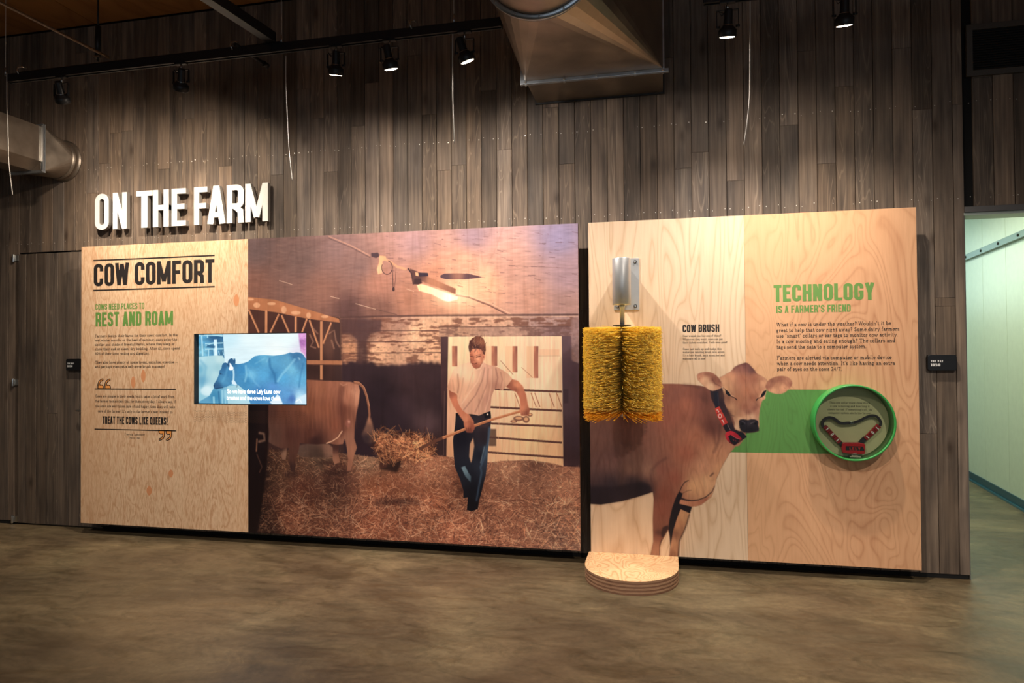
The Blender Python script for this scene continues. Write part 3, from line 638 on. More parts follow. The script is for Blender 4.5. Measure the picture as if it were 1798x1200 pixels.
def paint_screen(x0, x1, z0, z1, y):
    C = Canvas(800, 512, x0, x1, z0, z1, y, (120, 180, 205)); H, W_ = C.h, C.w
    C.tf = (330, 570, 6.314)
    C.poly([(380,60),(1330,60),(1330,480),(380,480)], [(450,150,196,226,236),(700,150,222,238,240),(1100,150,226,240,240),(1000,300,232,240,238),(600,350,210,230,236),(1240,300,215,215,228)], tex=0.97+0.05*fbm(H, W_, 12, 60, 3, 2))
    for y in (250, 265): C.line([(430,y+20),(1230,y-15)], 3, (196,214,220), 0.6)
    C.poly([(1222,80),(1320,80),(1320,400),(1290,330),(1250,300),(1236,200)], [(1270,120,214,156,206),(1260,200,170,110,170),(1290,300,206,150,196)], soft=4, tex=0.9+0.2*fbm(H, W_, 10, 10, 3, 4))
    C.poly([(90,90),(388,95),(404,380),(90,400)], [(150,150,84,150,186),(300,140,50,96,136),(300,300,70,130,166),(150,300,120,184,208),(350,350,60,112,148)], tex=0.8+0.4*fbm(H, W_, 20, 30, 4, 6))
    for (xa, ya, xb, yb, w) in ((105,120,385,118,22),(150,100,165,350,16),(190,215,390,205,14),(190,275,395,270,16),(215,100,218,150,14),(270,110,385,128,20),(195,240,290,200,8),(230,280,228,360,10),(285,280,290,350,10),(340,290,350,340,10),(385,290,396,340,8)):
        C.line([(xa, ya), (xb, yb)], w, (176, 220, 232), 0.8, soft=1)
    C.line([(303,165),(312,350)], 36, (214, 238, 244), 0.95, soft=1); C.line([(140,110),(180,110)], 14, (20, 50, 84), 0.6, soft=2); C.line([(210,240),(300,250)], 26, (40, 84, 120), 0.7, soft=2)
    C.poly([(95,368),(200,352),(300,344),(385,346),(408,390),(400,470),(360,620),(300,720),(290,860),(290,900),(95,900)],
           [(150,380,176,212,220),(250,400,166,204,212),(350,380,186,214,216),(130,500,110,170,194),(220,520,156,198,208),(300,560,170,206,212),(150,620,104,160,186),(220,720,196,222,226),(150,800,140,190,206),(330,480,150,192,202)], soft=2)
    C.line([(130,390),(200,470),(180,600),(150,700)], 26, (96, 158, 188), 0.5, soft=7); C.ell(205, 740, 62, 50, (206, 226, 230), 0.7, soft=5)
    C.poly([(290,700),(440,690),(640,720),(700,900),(100,900),(120,860),(240,790)], [(300,800,60,130,168),(450,800,150,194,212),(600,780,156,200,214),(200,860,90,150,182),(400,860,80,146,180)], soft=2)
    for x in (285, 380, 412): C.line([(x, 730 if x > 300 else 800), (x+4, 880)], 22, (150, 200, 216), 0.8, soft=2)
    C.line([(340,740),(350,880)], 18, (40, 96, 136), 0.7, soft=2)
    C.poly([(435,690),(560,670),(640,740),(690,880),(440,880)], [(480,760,156,198,210),(600,800,170,206,216)], soft=1)
    cowp = [(1330,420),(1305,375),(1272,328),(1235,312),(1200,309),(1165,318),(1130,311),(1085,328),(1020,340),(950,346),(850,340),(790,342),(740,352),(710,375),(670,410),(620,430),(560,440),(525,438),
            (528,400),(522,374),(505,400),(498,382),(480,375),(458,388),(444,410),(440,432),(414,422),(392,430),(378,450),(372,486),(350,516),(342,560),(322,610),(292,655),(282,676),(288,704),(312,720),(345,712),
            (390,702),(430,690),(470,668),(500,655),(540,660),(580,690),(625,730),(660,790),(690,870),(700,900),(1330,900)]
    C.poly(cowp, [(1200,350,62,118,160),(1100,400,92,156,190),(950,400,84,152,190),(850,380,96,166,200),(750,420,66,140,184),(600,500,56,130,180),(450,520,58,124,170),(400,620,74,140,180),(320,690,40,84,124),
                  (700,560,110,180,214),(850,560,84,160,204),(950,560,60,126,172),(1050,600,84,160,204),(1150,500,110,178,208),(1250,450,74,132,172),(1240,600,96,168,206),(1100,780,90,150,200),(1230,800,166,208,228),
                  (800,760,60,120,176),(950,700,84,140,196),(650,620,60,130,176),(1150,820,70,110,170),(1200,350,54,104,146),(400,460,44,96,140),(470,400,40,84,124)], soft=1, tex=0.95+0.1*fbm(H, W_, 14, 14, 4, 9))
    for pts, c, w, a in (([(640,450),(650,560),(630,640)], (150,206,226), 22, 0.5), ([(900,360),(910,470),(960,560),(975,660)], (44,104,150), 26, 0.6), ([(960,345),(900,360),(870,420)], (150,200,220), 10, 0.5),
                         ([(1190,380),(1110,480),(1040,560),(990,640)], (150,206,226), 24, 0.5), ([(1220,370),(1240,380),(1236,396)], (206,232,240), 10, 0.8), ([(1280,430),(1250,560),(1230,700)], (50,110,156), 18, 0.5),
                         ([(740,440),(860,370)], (140,196,218), 12, 0.4), ([(440,470),(420,560),(380,640)], (104,170,204), 18, 0.4), ([(660,480),(740,640),(800,700)], (130,190,220), 18, 0.35)):
        C.line(pts, w, c, a, soft=4)
    C.poly([(945,840),(990,775),(1020,800),(1055,890),(1000,895),(930,880),(900,860)], (222, 234, 240), 0.95, soft=2)
    C.poly([(1180,900),(1200,820),(1240,800),(1330,760),(1330,900)], (214, 232, 240), 0.8, soft=5); C.line([(1190,860),(1240,830),(1260,870)], 10, (250,250,250), 0.8, soft=2)
    C.line([(504,500),(508,560),(505,620)], 20, (170, 206, 222), 1); C.poly([(484,625),(510,614),(528,640),(545,668),(520,672),(488,660)], (206, 226, 236), 1, soft=1); C.line([(545,668),(542,700)], 5, (30, 60, 90), 0.9)
    C.poly([(460,425),(478,440),(488,460),(506,480),(502,500),(478,512),(460,508),(452,490),(464,464)], (246, 250, 252), 1, soft=1)
    C.line([(440,440),(452,470)], 8, (24, 54, 84), 0.8, soft=1); C.line([(505,380),(524,430)], 6, (30, 70, 104), 0.8, soft=1); C.ell(362, 548, 9, 6, (20, 46, 76), 0.9, soft=1)
    C.line([(300,712),(350,706),(390,700)], 8, (24, 54, 84), 0.8, soft=1); C.ell(290, 682, 6, 5, (12, 30, 54), 0.9); C.line([(350,520),(385,560)], 10, (34, 84, 126), 0.5, soft=3)
    C.poly([(98,60),(110,60),(118,900),(98,900)], (70, 170, 200), 0.6, soft=2)
    return C.image('cow_video_frame')
MURAL_GAIN = (1.16, 1.10, 1.10)
COW_GAIN = (1.0, 1.0, 1.0)

# ------------------------------------------------------------------ stroke lettering
def arc(cx, cy, rx, ry, a0, a1, n=8):
    return [(cx+rx*math.cos(math.radians(a0+(a1-a0)*i/n)), cy+ry*math.sin(math.radians(a0+(a1-a0)*i/n))) for i in range(n+1)]
def outline(pts, t, closed=False):
    """left and right offset points of a centre line"""
    n = len(pts); L = []; R = []
    for i in range(n):
        p = pts[i]
        a = pts[i-1] if (i > 0 or closed) else None
        b = pts[(i+1) % n] if (i < n-1 or closed) else None
        def nrm(u, v):
            dx, dy = v[0]-u[0], v[1]-u[1]; l = math.hypot(dx, dy) or 1e-9; return (-dy/l, dx/l)
        n1 = nrm(a, p) if a else None; n2 = nrm(p, b) if b else None
        if n1 and n2:
            mx, my = n1[0]+n2[0], n1[1]+n2[1]; l2 = mx*mx+my*my
            if l2 < 0.3: mx, my = n1; k = 1.0
            else: k = 2.0/l2; k = min(k, 1.6)
            m = (mx*k, my*k)
        else: m = n1 or n2
        L.append((p[0]+m[0]*t/2, p[1]+m[1]*t/2)); R.append((p[0]-m[0]*t/2, p[1]-m[1]*t/2))
    return L, R
def head_glyph(ch, t=0.15):
    """condensed block capitals, height 1; returns (width, [(points, closed, thickness)])"""
    W = 0.42; a = t/2
    if ch in 'MW': W = 0.58
    if ch in "IL1'!": W = {'I': t, 'L': 0.36, '1': 0.24, "'": t, '!': t}[ch]
    if ch in 'EFT': W = 0.37
    if ch == ' ': return 0.15, []
    L, R, T, B, cx = a, W-a, 1-a, a, W/2; r = (R-L)/2
    top = lambda a0=0, a1=180: arc(cx, T-r, r, r, a0, a1); bot = lambda a0=180, a1=360: arc(cx, B+r, r, r, a0, a1)
    s = lambda *p: (list(p), False, t)
    v = lambda x, y0=0, y1=1: s((x, y0), (x, y1)); h = lambda y, x0=0, x1=W: s((x0, y), (x1, y))
    q = r*0.8
    if ch in 'O0': g = [(top()+bot(), True, t)]
    elif ch == 'Q': g = [(top()+bot(), True, t), s((cx+0.02, 0.24), (R+a*0.7, -0.02))]
    elif ch == 'C': g = [([(R, 0.66)]+top()+bot()+[(R, 0.34)], False, t)]
    elif ch == 'G': g = [([(R, 0.68)]+top()+bot()+[(R, 0.47), (cx-0.01, 0.47)], False, t)]
    elif ch == 'S': g = [([(R, 0.70)]+top()+[(L, 0.66), (L+0.02, 0.60), (R-0.02, 0.41), (R, 0.34)]+arc(cx, B+r, r, r, 0, -180)+[(L, 0.30)], False, t)]
    elif ch == 'U': g = [([(L, 1)]+bot()+[(R, 1)], False, t)]
    elif ch == 'D': g = [([(L, B), (L, T)]+arc(R-q, T-q, q, q, 90, 0, 6)+arc(R-q, B+q, q, q, 0, -90, 6), True, t)]
    elif ch == 'B': g = [([(L, B), (L, T)]+arc(R-q, T-q, q, q, 90, 0, 6)+arc(R-q, 0.52+q, q, q, 0, -90, 6)+[(L, 0.52)], True, t), ([(L, 0.52)]+arc(R-q, 0.52-q, q, q, 90, 0, 6)+arc(R-q, B+q, q, q, 0, -90, 6)+[(L, B)], True, t)]
    elif ch in 'PR':
        g = [v(L), ([(L, T)]+arc(R-q, T-q, q, q, 90, 0, 6)+arc(R-q, 0.44+q, q, q, 0, -90, 6)+[(L, 0.44)], False, t)]
        if ch == 'R': g.append(s((cx-0.02, 0.44), (R-0.01, 0.30), (R, 0.0)))
    elif ch == 'A': g = [s((a*0.9, 0), (cx, 1)), s((W-a*0.9, 0), (cx, 1)), s((0.10, 0.24), (W-0.10, 0.24)), s((cx-0.045, 1-a*0.9), (cx+0.045, 1-a*0.9))]
    elif ch == 'E': g = [v(L), h(T), h(B), h(0.52, 0, W*0.9)]
    elif ch == 'F': g = [v(L), h(T), h(0.50, 0, W*0.9)]
    elif ch == 'H': g = [v(L), v(R), h(0.52)]
    elif ch == 'I': g = [v(L)]
    elif ch == 'K': g = [v(L), s((L, 0.36), (R, 1.0)), s((L+0.07, 0.50), (R+0.01, 0))]
    elif ch == 'L': g = [v(L), h(B)]
    elif ch == 'M': g = [v(L), v(R), s((L, 0.98), (cx, 0.12)), s((R, 0.98), (cx, 0.12))]
    elif ch == 'N': g = [v(L), v(R), s((L+0.01, 0.97), (R-0.01, 0.03))]
    elif ch == 'T': g = [v(cx), h(T)]
    elif ch == 'V': g = [s((a, 1), (cx, 0)), s((W-a, 1), (cx, 0))]
    elif ch == 'W': g = [s((a*0.8, 1), (cx*0.54, 0.02)), s((cx*0.54, 0.02), (cx, 0.95)), s((cx, 0.95), (W-cx*0.54, 0.02)), s((W-cx*0.54, 0.02), (W-a*0.8, 1))]
    elif ch == 'Y': g = [s((a*0.9, 1), (cx, 0.42), (cx, 0)), s((W-a*0.9, 1), (cx, 0.42))]
    elif ch == '5': g = [([(R, T), (L, T), (L, 0.54), (cx, 0.60)]+arc(R-q, 0.60-q, q, q, 90, 0, 6)+arc(R-q, B+q, q, q, 0, -90, 6)+[(L, B), (L, 0.2)], False, t)]
    elif ch == '1': g = [v(W-a), s((0, 0.78), (W-a, 0.93))]
    elif ch == '!': g = [s((a, 0.30), (a, 1)), s((a, 0), (a, 0.16))]
    elif ch == "'": g = [s((a, 0.70), (a, 1))]
    else: g = []
    return W, g
_S = {}
def slab(ch):
    """lower-case slab serif for the running text, em height 1 with x-height 0.46"""
    if ch in _S: return _S[ch]
    t = 0.085; th = 0.055; X = 0.46; A = 0.72; D = -0.2
    s = lambda p, tt=t: (p, False, tt)
    sf = lambda x, y, w=0.10: ([(x-w, y+(th/2 if y < 0.2 and y > -0.1 or y < -0.1 else -th/2)), (x+w, y+(th/2 if y < 0.2 else -th/2))], False, th)
    el = lambda cx, cy, rx, ry, a0=0, a1=360: arc(cx, cy, rx, ry, a0, a1, 10)
    st = lambda x, y0, y1: s([(x, y0), (x, y1)])
    c = ch; cy = X/2
    if c == ' ': r = (0.26, [])
    elif c == 'a': r = (0.47, [s([(0.07, 0.37)]+arc(0.20, 0.33, 0.13, 0.10, 150, 0, 6)+[(0.33, 0.08), (0.38, 0.03), (0.45, 0.05)]), s([(0.33, 0.27), (0.15, 0.25), (0.06, 0.14), (0.10, 0.04), (0.20, 0.03), (0.33, 0.12)], 0.07)])
    elif c in 'bp': r = (0.54, [st(0.13, 0 if c == 'b' else D, A if c == 'b' else X), (el(0.30, cy, 0.16, cy-0.035)[:-1], True, t), sf(0.09, A if c == 'b' else X, 0.06)]+([sf(0.13, D)] if c == 'p' else []))
    elif c in 'dq': r = (0.54, [st(0.39, 0 if c == 'd' else D, A if c == 'd' else X), (el(0.22, cy, 0.16, cy-0.035)[:-1], True, t), sf(0.36, A if c == 'd' else X, 0.07)]+([sf(0.39, D)] if c == 'q' else [sf(0.45, 0, 0.06)]))
    elif c == 'c': r = (0.44, [s(el(0.23, cy, 0.17, cy-0.035, 40, 320))])
    elif c == 'e': r = (0.46, [s(el(0.23, cy, 0.17, cy-0.035, 0, 320)), s([(0.06, cy), (0.42, cy)], th)])
    elif c == 'f': r = (0.34, [s([(0.33, 0.66), (0.26, 0.71), (0.16, 0.66), (0.14, 0.5), (0.14, 0)]), s([(0.02, X-0.03), (0.28, X-0.03)], th), sf(0.14, 0)])
    elif c == 'g': r = (0.50, [(el(0.21, 0.30, 0.13, 0.13)[:-1], True, t), s([(0.12, 0.16), (0.10, 0.08), (0.34, 0.02), (0.38, -0.08), (0.25, -0.17), (0.08, -0.13), (0.08, -0.03), (0.14, 0.04)], 0.065), s([(0.30, 0.40), (0.44, 0.42)], 0.06)])
    elif c in 'hn': r = (0.56, [st(0.13, 0, A if c == 'h' else X), s([(0.13, 0.30), (0.22, 0.40), (0.33, 0.41), (0.41, 0.30), (0.41, 0)]), sf(0.13, 0), sf(0.41, 0), sf(0.09, A if c == 'h' else X, 0.06)])
    elif c == 'm': r = (0.84, [st(0.13, 0, X), s([(0.13, 0.30), (0.22, 0.40), (0.33, 0.41), (0.40, 0.30), (0.40, 0)]), s([(0.40, 0.30), (0.49, 0.40), (0.60, 0.41), (0.68, 0.30), (0.68, 0)]), sf(0.13, 0), sf(0.40, 0), sf(0.69, 0), sf(0.09, X, 0.06)])
    elif c in 'ij': r = (0.29, [st(0.14, 0, X) if c == 'i' else s([(0.15, X), (0.15, -0.08), (0.08, -0.17), (-0.02, -0.14)]), sf(0.10, X, 0.07), st(0.14, 0.60, 0.70)]+([sf(0.14, 0)] if c == 'i' else []))
    elif c == 'k': r = (0.54, [st(0.13, 0, A), s([(0.13, 0.16), (0.40, 0.43)], th), s([(0.22, 0.26), (0.42, 0)]), sf(0.13, 0), sf(0.09, A, 0.06), sf(0.42, 0, 0.09), sf(0.40, X, 0.09)])
    elif c == 'l': r = (0.29, [st(0.14, 0, A), sf(0.10, A, 0.07), sf(0.14, 0)])
    elif c == 'o': r = (0.49, [(el(0.245, cy, 0.175, cy-0.035)[:-1], True, t)])
    elif c == 'r': r = (0.42, [st(0.13, 0, X), s([(0.13, 0.28), (0.22, 0.40), (0.32, 0.42), (0.36, 0.35)]), sf(0.13, 0), sf(0.09, X, 0.06)])
    elif c == 's': r = (0.42, [s([(0.34, 0.34), (0.28, 0.42), (0.14, 0.42), (0.08, 0.33), (0.15, 0.25), (0.28, 0.21), (0.35, 0.12), (0.27, 0.04), (0.13, 0.04), (0.06, 0.13)], 0.075)])
    elif c == 't': r = (0.36, [s([(0.14, 0.62), (0.14, 0.10), (0.20, 0.03), (0.29, 0.05), (0.33, 0.12)]), s([(0.02, X-0.03), (0.30, X-0.03)], th)])
    elif c == 'u': r = (0.56, [s([(0.13, X), (0.13, 0.14), (0.20, 0.04), (0.32, 0.05), (0.41, 0.15)]), st(0.42, 0, X), sf(0.09, X, 0.06), sf(0.38, X, 0.06), sf(0.47, 0, 0.06)])
    elif c in 'vw':
        r = (0.50, [s([(0.08, X), (0.24, 0)]), s([(0.24, 0), (0.41, X)], th), sf(0.09, X, 0.09), sf(0.40, X, 0.09)]) if c == 'v' else \
            (0.74, [s([(0.08, X), (0.22, 0)]), s([(0.22, 0), (0.36, X)], th), s([(0.36, X), (0.50, 0)]), s([(0.50, 0), (0.65, X)], th), sf(0.09, X, 0.09), sf(0.64, X, 0.09), sf(0.36, X, 0.07)])
    elif c == 'x': r = (0.50, [s([(0.09, X), (0.40, 0)]), s([(0.40, X), (0.09, 0)], th), sf(0.09, X, 0.08), sf(0.40, X, 0.08), sf(0.09, 0, 0.08), sf(0.40, 0, 0.08)])
    elif c == 'y': r = (0.50, [s([(0.08, X), (0.25, 0.02)]), s([(0.41, X), (0.22, -0.1), (0.15, -0.18), (0.05, -0.16)], 0.065), sf(0.09, X, 0.09), sf(0.40, X, 0.08)])
    elif c == 'z': r = (0.44, [s([(0.06, X-0.03), (0.36, X-0.03)], th), s([(0.36, X-0.03), (0.06, 0.03)]), s([(0.06, 0.03), (0.38, 0.03)], th)])
    elif c == 'F': r = (0.62, [st(0.14, 0, A), s([(0.04, A-0.03), (0.54, A-0.03), (0.54, 0.56)], th), s([(0.14, 0.36), (0.42, 0.36)], th), sf(0.14, 0, 0.12)])
    elif c == 'T': r = (0.64, [st(0.31, 0, A), s([(0.05, 0.55), (0.05, A-0.03), (0.57, A-0.03), (0.57, 0.55)], th), sf(0.31, 0, 0.12)])
    elif c == 'I': r = (0.36, [st(0.17, 0, A), sf(0.17, 0, 0.13), sf(0.17, A, 0.13)])
    elif c == 'H': r = (0.72, [st(0.14, 0, A), st(0.56, 0, A), s([(0.14, 0.36), (0.56, 0.36)], th), sf(0.14, 0, 0.11), sf(0.14, A, 0.11), sf(0.56, 0, 0.11), sf(0.56, A, 0.11)])
    elif c == 'C': r = (0.66, [s(el(0.34, A/2, 0.26, A/2-0.035, 40, 320)), s([(0.56, 0.50), (0.56, 0.72)], th)])
    elif c == 'S': r = (0.56, [s([(0.46, 0.54), (0.38, 0.67), (0.18, 0.67), (0.10, 0.54), (0.18, 0.41), (0.38, 0.34), (0.48, 0.20), (0.38, 0.05), (0.17, 0.05), (0.08, 0.20)])])
    elif c == 'A': r = (0.68, [s([(0.11, 0), (0.34, A)], th), s([(0.34, A), (0.57, 0)]), s([(0.19, 0.24), (0.49, 0.24)], th), sf(0.11, 0, 0.10), sf(0.57, 0, 0.10)])
    elif c == 'W': r = (0.96, [s([(0.10, A), (0.27, 0)]), s([(0.27, 0), (0.47, A)], th), s([(0.47, A), (0.65, 0)]), s([(0.65, 0), (0.84, A)], th), sf(0.10, A, 0.11), sf(0.84, A, 0.10), sf(0.46, A, 0.09)])
    elif c == 'L': r = (0.58, [st(0.14, 0, A), s([(0.04, 0.03), (0.50, 0.03), (0.50, 0.18)], th), sf(0.14, A, 0.11)])
    elif c == 'D': r = (0.68, [([(0.14, 0.03), (0.14, A-0.03), (0.32, A-0.03)]+arc(0.34, A/2, 0.24, A/2-0.04, 80, -80, 8)+[(0.32, 0.03)], True, 0.075), sf(0.10, A, 0.08), sf(0.10, 0, 0.08)])
    elif c in '60': r = (0.52, [(el(0.25, 0.22 if c == '6' else 0.34, 0.18, 0.19 if c == '6' else 0.31)[:-1], True, t)]+([s([(0.40, 0.62), (0.25, 0.66), (0.11, 0.50), (0.07, 0.25)])] if c == '6' else []))
    elif c == '2': r = (0.50, [s([(0.08, 0.52), (0.16, 0.66), (0.32, 0.66), (0.40, 0.52), (0.34, 0.38), (0.08, 0.05), (0.44, 0.05), (0.44, 0.14)], 0.075)])
    elif c == '4': r = (0.52, [st(0.35, 0, 0.70), s([(0.35, 0.70), (0.05, 0.22), (0.47, 0.22)], th)])
    elif c == '7': r = (0.48, [s([(0.07, 0.56), (0.07, 0.66), (0.43, 0.66), (0.20, 0)])])
    elif c == '%': r = (0.74, [(el(0.17, 0.52, 0.10, 0.13)[:-1], True, th), (el(0.56, 0.16, 0.10, 0.13)[:-1], True, th), s([(0.16, 0), (0.56, 0.70)], th)])
    elif c == '/': r = (0.36, [s([(0.04, -0.05), (0.30, 0.76)], th)])
    elif c == '.': r = (0.22, [st(0.10, 0, 0.10)])
    elif c == ',': r = (0.22, [s([(0.11, 0.10), (0.10, 0), (0.05, -0.12)])])
    elif c == "'": r = (0.20, [s([(0.10, 0.72), (0.08, 0.52)], 0.07)])
    elif c == '"': r = (0.34, [s([(0.10, 0.72), (0.08, 0.54)], 0.07), s([(0.23, 0.72), (0.21, 0.54)], 0.07)])
    elif c == '!': r = (0.26, [st(0.12, 0.22, 0.72), st(0.12, 0, 0.10)])
    elif c == '?': r = (0.44, [s([(0.07, 0.54), (0.12, 0.66), (0.26, 0.67), (0.35, 0.56), (0.20, 0.36), (0.20, 0.20)]), st(0.20, 0, 0.10)])
    elif c == '-': r = (0.32, [s([(0.04, 0.22), (0.26, 0.22)], 0.07)])
    elif c == '_': r = (0.90, [s([(0.05, 0.24), (0.80, 0.24)], 0.06)])
    else: r = (0.4, [])
    _S[ch] = r; return r
def layout(text, font, gap):
    x = 0; out = []
    for ch in text:
        w, g = font(ch)
        for pts, cl, t in g: out.append(([(p[0]+x, p[1]) for p in pts], cl, t))
        x += w+gap
    return out, x-gap
class TextMesh:
    def __init__(s): s.mb = MB(); s.k = 0
    def strokes(s, strokes, f, bold=1.0):
        for pts, cl, t in strokes:
            L, R = outline(pts, t*bold, cl); n = len(L)
            s.k = (s.k+1) % 12; e = s.k*2.5e-5                    # crossing strokes lie a hair apart
            v = [f(*p) for p in L]+[f(*p) for p in R]; v = [(q[0], q[1]-e, q[2]) for q in v]
            s.mb.add(v, [(i, n+i, n+(i+1) % n, (i+1) % n) for i in range(n if cl else n-1)])
    def line(s, text, px0, py0, px1, cap_px, y, font, capu, gap=0.0, bold=1.0, py1=None, xf=None):
        """text on plane y from the base point (px0,py0) to the column px1; cap_px: cap height in pixels of the photograph"""
        a = at_y(px0, py0, y); b = at_y(px1, py0 if py1 is None else py1, y); c = at_y(px0, py0-cap_px, y)
        st, w = layout(text, font, gap); kx = (b[0]-a[0])/w; kz = (c[2]-a[2])/capu
        s.strokes(st, lambda u, v: (a[0]+u*kx, y, a[2]+v*kz), bold); return s
    def rule(s, px0, py0, px1, t, y):
        a = at_y(px0, py0, y); b = at_y(px1, py0, y)
        s.mb.add([(a[0], y, a[2]-t/2), (b[0], y, a[2]-t/2), (b[0], y, a[2]+t/2), (a[0], y, a[2]+t/2)], [(0, 1, 2, 3)]); return s
    def build(s, name, mat, parent):
        me = s.mb.mesh(name); o = link(name, me, parent, mat); o['kind'] = 'stuff'; return o
def extruded_glyph(name, ch, x0, x1, z0, z1, y0, y1, t, mat, parent=None, side=None):
    w, g = head_glyph(ch, t); mb = MB(); kx = (x1-x0)/w; kz = z1-z0
    for ii, (pts, cl, tt) in enumerate(g):
        L, R = outline(pts, tt, cl); n = len(L); y0 -= 0.00025; y1 -= 0.0001
        P = [(x0+u*kx, z0+v*kz) for u, v in L+R]
        v = [(x, y0, z) for x, z in P]+[(x, y1, z) for x, z in P]; m = 2*n; f = []
        for i in range(n if cl else n-1):
            j = (i+1) % n
            f += [(i, n+i, n+j, j), (m+i, m+j, m+n+j, m+n+i), (i, j, m+j, m+i), (n+i, m+n+i, m+n+j, n+j)]
        if not cl: f += [(0, m, m+n, n), (n-1, 2*n-1, m+2*n-1, m+n-1)]
        mb.add(v, f)
    o = mb.build(name, mat, parent)
    if side:
        o.data.materials.append(side)
        for p in o.data.polygons: p.material_index = 0 if abs(p.normal.y) > 0.9 else 1
    return o

# ------------------------------------------------------------------ shared materials
M_black = plain('black_metal', (0.012, 0.012, 0.013), 0.42, 0.3)
M_blackmatt = plain('matt_black', (0.010, 0.010, 0.011), 0.7)
M_dark = plain('dark_void', (0.006, 0.006, 0.006), 0.9)
M_steel = plain('bright_steel', (0.62, 0.62, 0.60), 0.28, 1.0, noise=0.08)
M_cable = plain('pale_cable', (0.60, 0.56, 0.50), 0.5)
M_white = plain('white_letter_face', (0.86, 0.82, 0.76), 0.5, noise=0.02)
M_ink = plain('black_print', (0.016, 0.012, 0.011), 0.6)
M_greenink = plain('green_print', srgb(104, 148, 72), 0.55)
M_orange = plain('orange_print', srgb(244, 160, 84), 0.55)
M_baseboard = plain('teal_baseboard', (0.018, 0.075, 0.11), 0.35)
M_rail = plain('grey_green_rail', (0.13, 0.18, 0.15), 0.45)

def plank_material():
    m, nt, b = nodes_of('weathered_plank')
    geo = N(nt, 'ShaderNodeNewGeometry'); oi = N(nt, 'ShaderNodeObjectInfo')
    off = N(nt, 'ShaderNodeCombineXYZ'); nt.links.new(math_(nt, 'MULTIPLY', oi.outputs['Random'], 37.0), off.inputs[0]); nt.links.new(math_(nt, 'MULTIPLY', oi.outputs['Random'], 91.0), off.inputs[2])
    add = N(nt, 'ShaderNodeVectorMath', operation='ADD'); nt.links.new(geo.outputs['Position'], add.inputs[0]); nt.links.new(off.outputs[0], add.inputs[1])
    P = add.outputs[0]
    n1 = N(nt, 'ShaderNodeTexNoise', inp={'Scale': 1.0, 'Detail': 5.0, 'Roughness': 0.62, 'Distortion': 0.4}); nt.links.new(mapping(nt, P, (48, 8, 1.2)), n1.inputs['Vector'])
    n2 = N(nt, 'ShaderNodeTexNoise', inp={'Scale': 1.0, 'Detail': 3.0, 'Roughness': 0.55}); nt.links.new(mapping(nt, P, (9, 3, 1.9)), n2.inputs['Vector'])
    n4 = N(nt, 'ShaderNodeTexNoise', inp={'Scale': 1.0, 'Detail': 1.5, 'Distortion': 0.8}); nt.links.new(mapping(nt, P, (11, 3, 0.8)), n4.inputs['Vector'])
    c1 = ramp(nt, [(0.26, srgb(96, 84, 75)), (0.5, srgb(122, 107, 95)), (0.76, srgb(150, 134, 119))]); nt.links.new(n1.outputs['Fac'], c1.inputs['Fac'])
    c2 = ramp(nt, [(0.28, (0.52, 0.53, 0.56)), (0.52, (0.95, 0.93, 0.9)), (0.75, (1.20, 1.14, 1.06))]); nt.links.new(n2.outputs['Fac'], c2.inputs['Fac'])
    col = mix(nt, c1.outputs['Color'], c2.outputs['Color'], 1.0, 'MULTIPLY')
    # cathedral figure on some boards
    fr = math_(nt, 'FRACT', math_(nt, 'MULTIPLY', n4.outputs['Fac'], 11.0))
    cr = ramp(nt, [(0.0, (1, 1, 1)), (0.12, (0, 0, 0)), (0.9, (0, 0, 0)), (1.0, (0.8, 0.8, 0.8))]); nt.links.new(fr, cr.inputs['Fac'])
    some = math_(nt, 'GREATER_THAN', math_(nt, 'FRACT', math_(nt, 'MULTIPLY', oi.outputs['Random'], 7.31)), 0.62)
    col = mix(nt, col, srgb(188, 166, 142), math_(nt, 'MULTIPLY', math_(nt, 'MULTIPLY', cr.outputs['Color'], some), 0.35))
    # knots
    vo = N(nt, 'ShaderNodeTexVoronoi', inp={'Scale': 1.0, 'Randomness': 1.0}); nt.links.new(mapping(nt, P, (5.2, 1, 2.2)), vo.inputs['Vector'])
    kn = ramp(nt, [(0.03, (1, 1, 1)), (0.12, (0.35, 0.35, 0.35)), (0.2, (0, 0, 0))]); nt.links.new(vo.outputs['Distance'], kn.inputs['Fac'])
    col = mix(nt, col, srgb(58, 44, 36), math_(nt, 'MULTIPLY', kn.outputs['Color'], 0.7))
    col = mix(nt, col, oi.outputs['Color'], 1.0, 'MULTIPLY')
    nt.links.new(col, b.inputs['Base Color'])
    b.inputs['Roughness'].default_value = 0.62; b.inputs['Specular IOR Level'].default_value = 0.3
    bp = N(nt, 'ShaderNodeBump', inp={'Strength': 0.25, 'Distance': 0.002}); nt.links.new(n1.outputs['Fac'], bp.inputs['Height']); nt.links.new(bp.outputs[0], b.inputs['Normal'])
    return m
M_plank = plank_material()

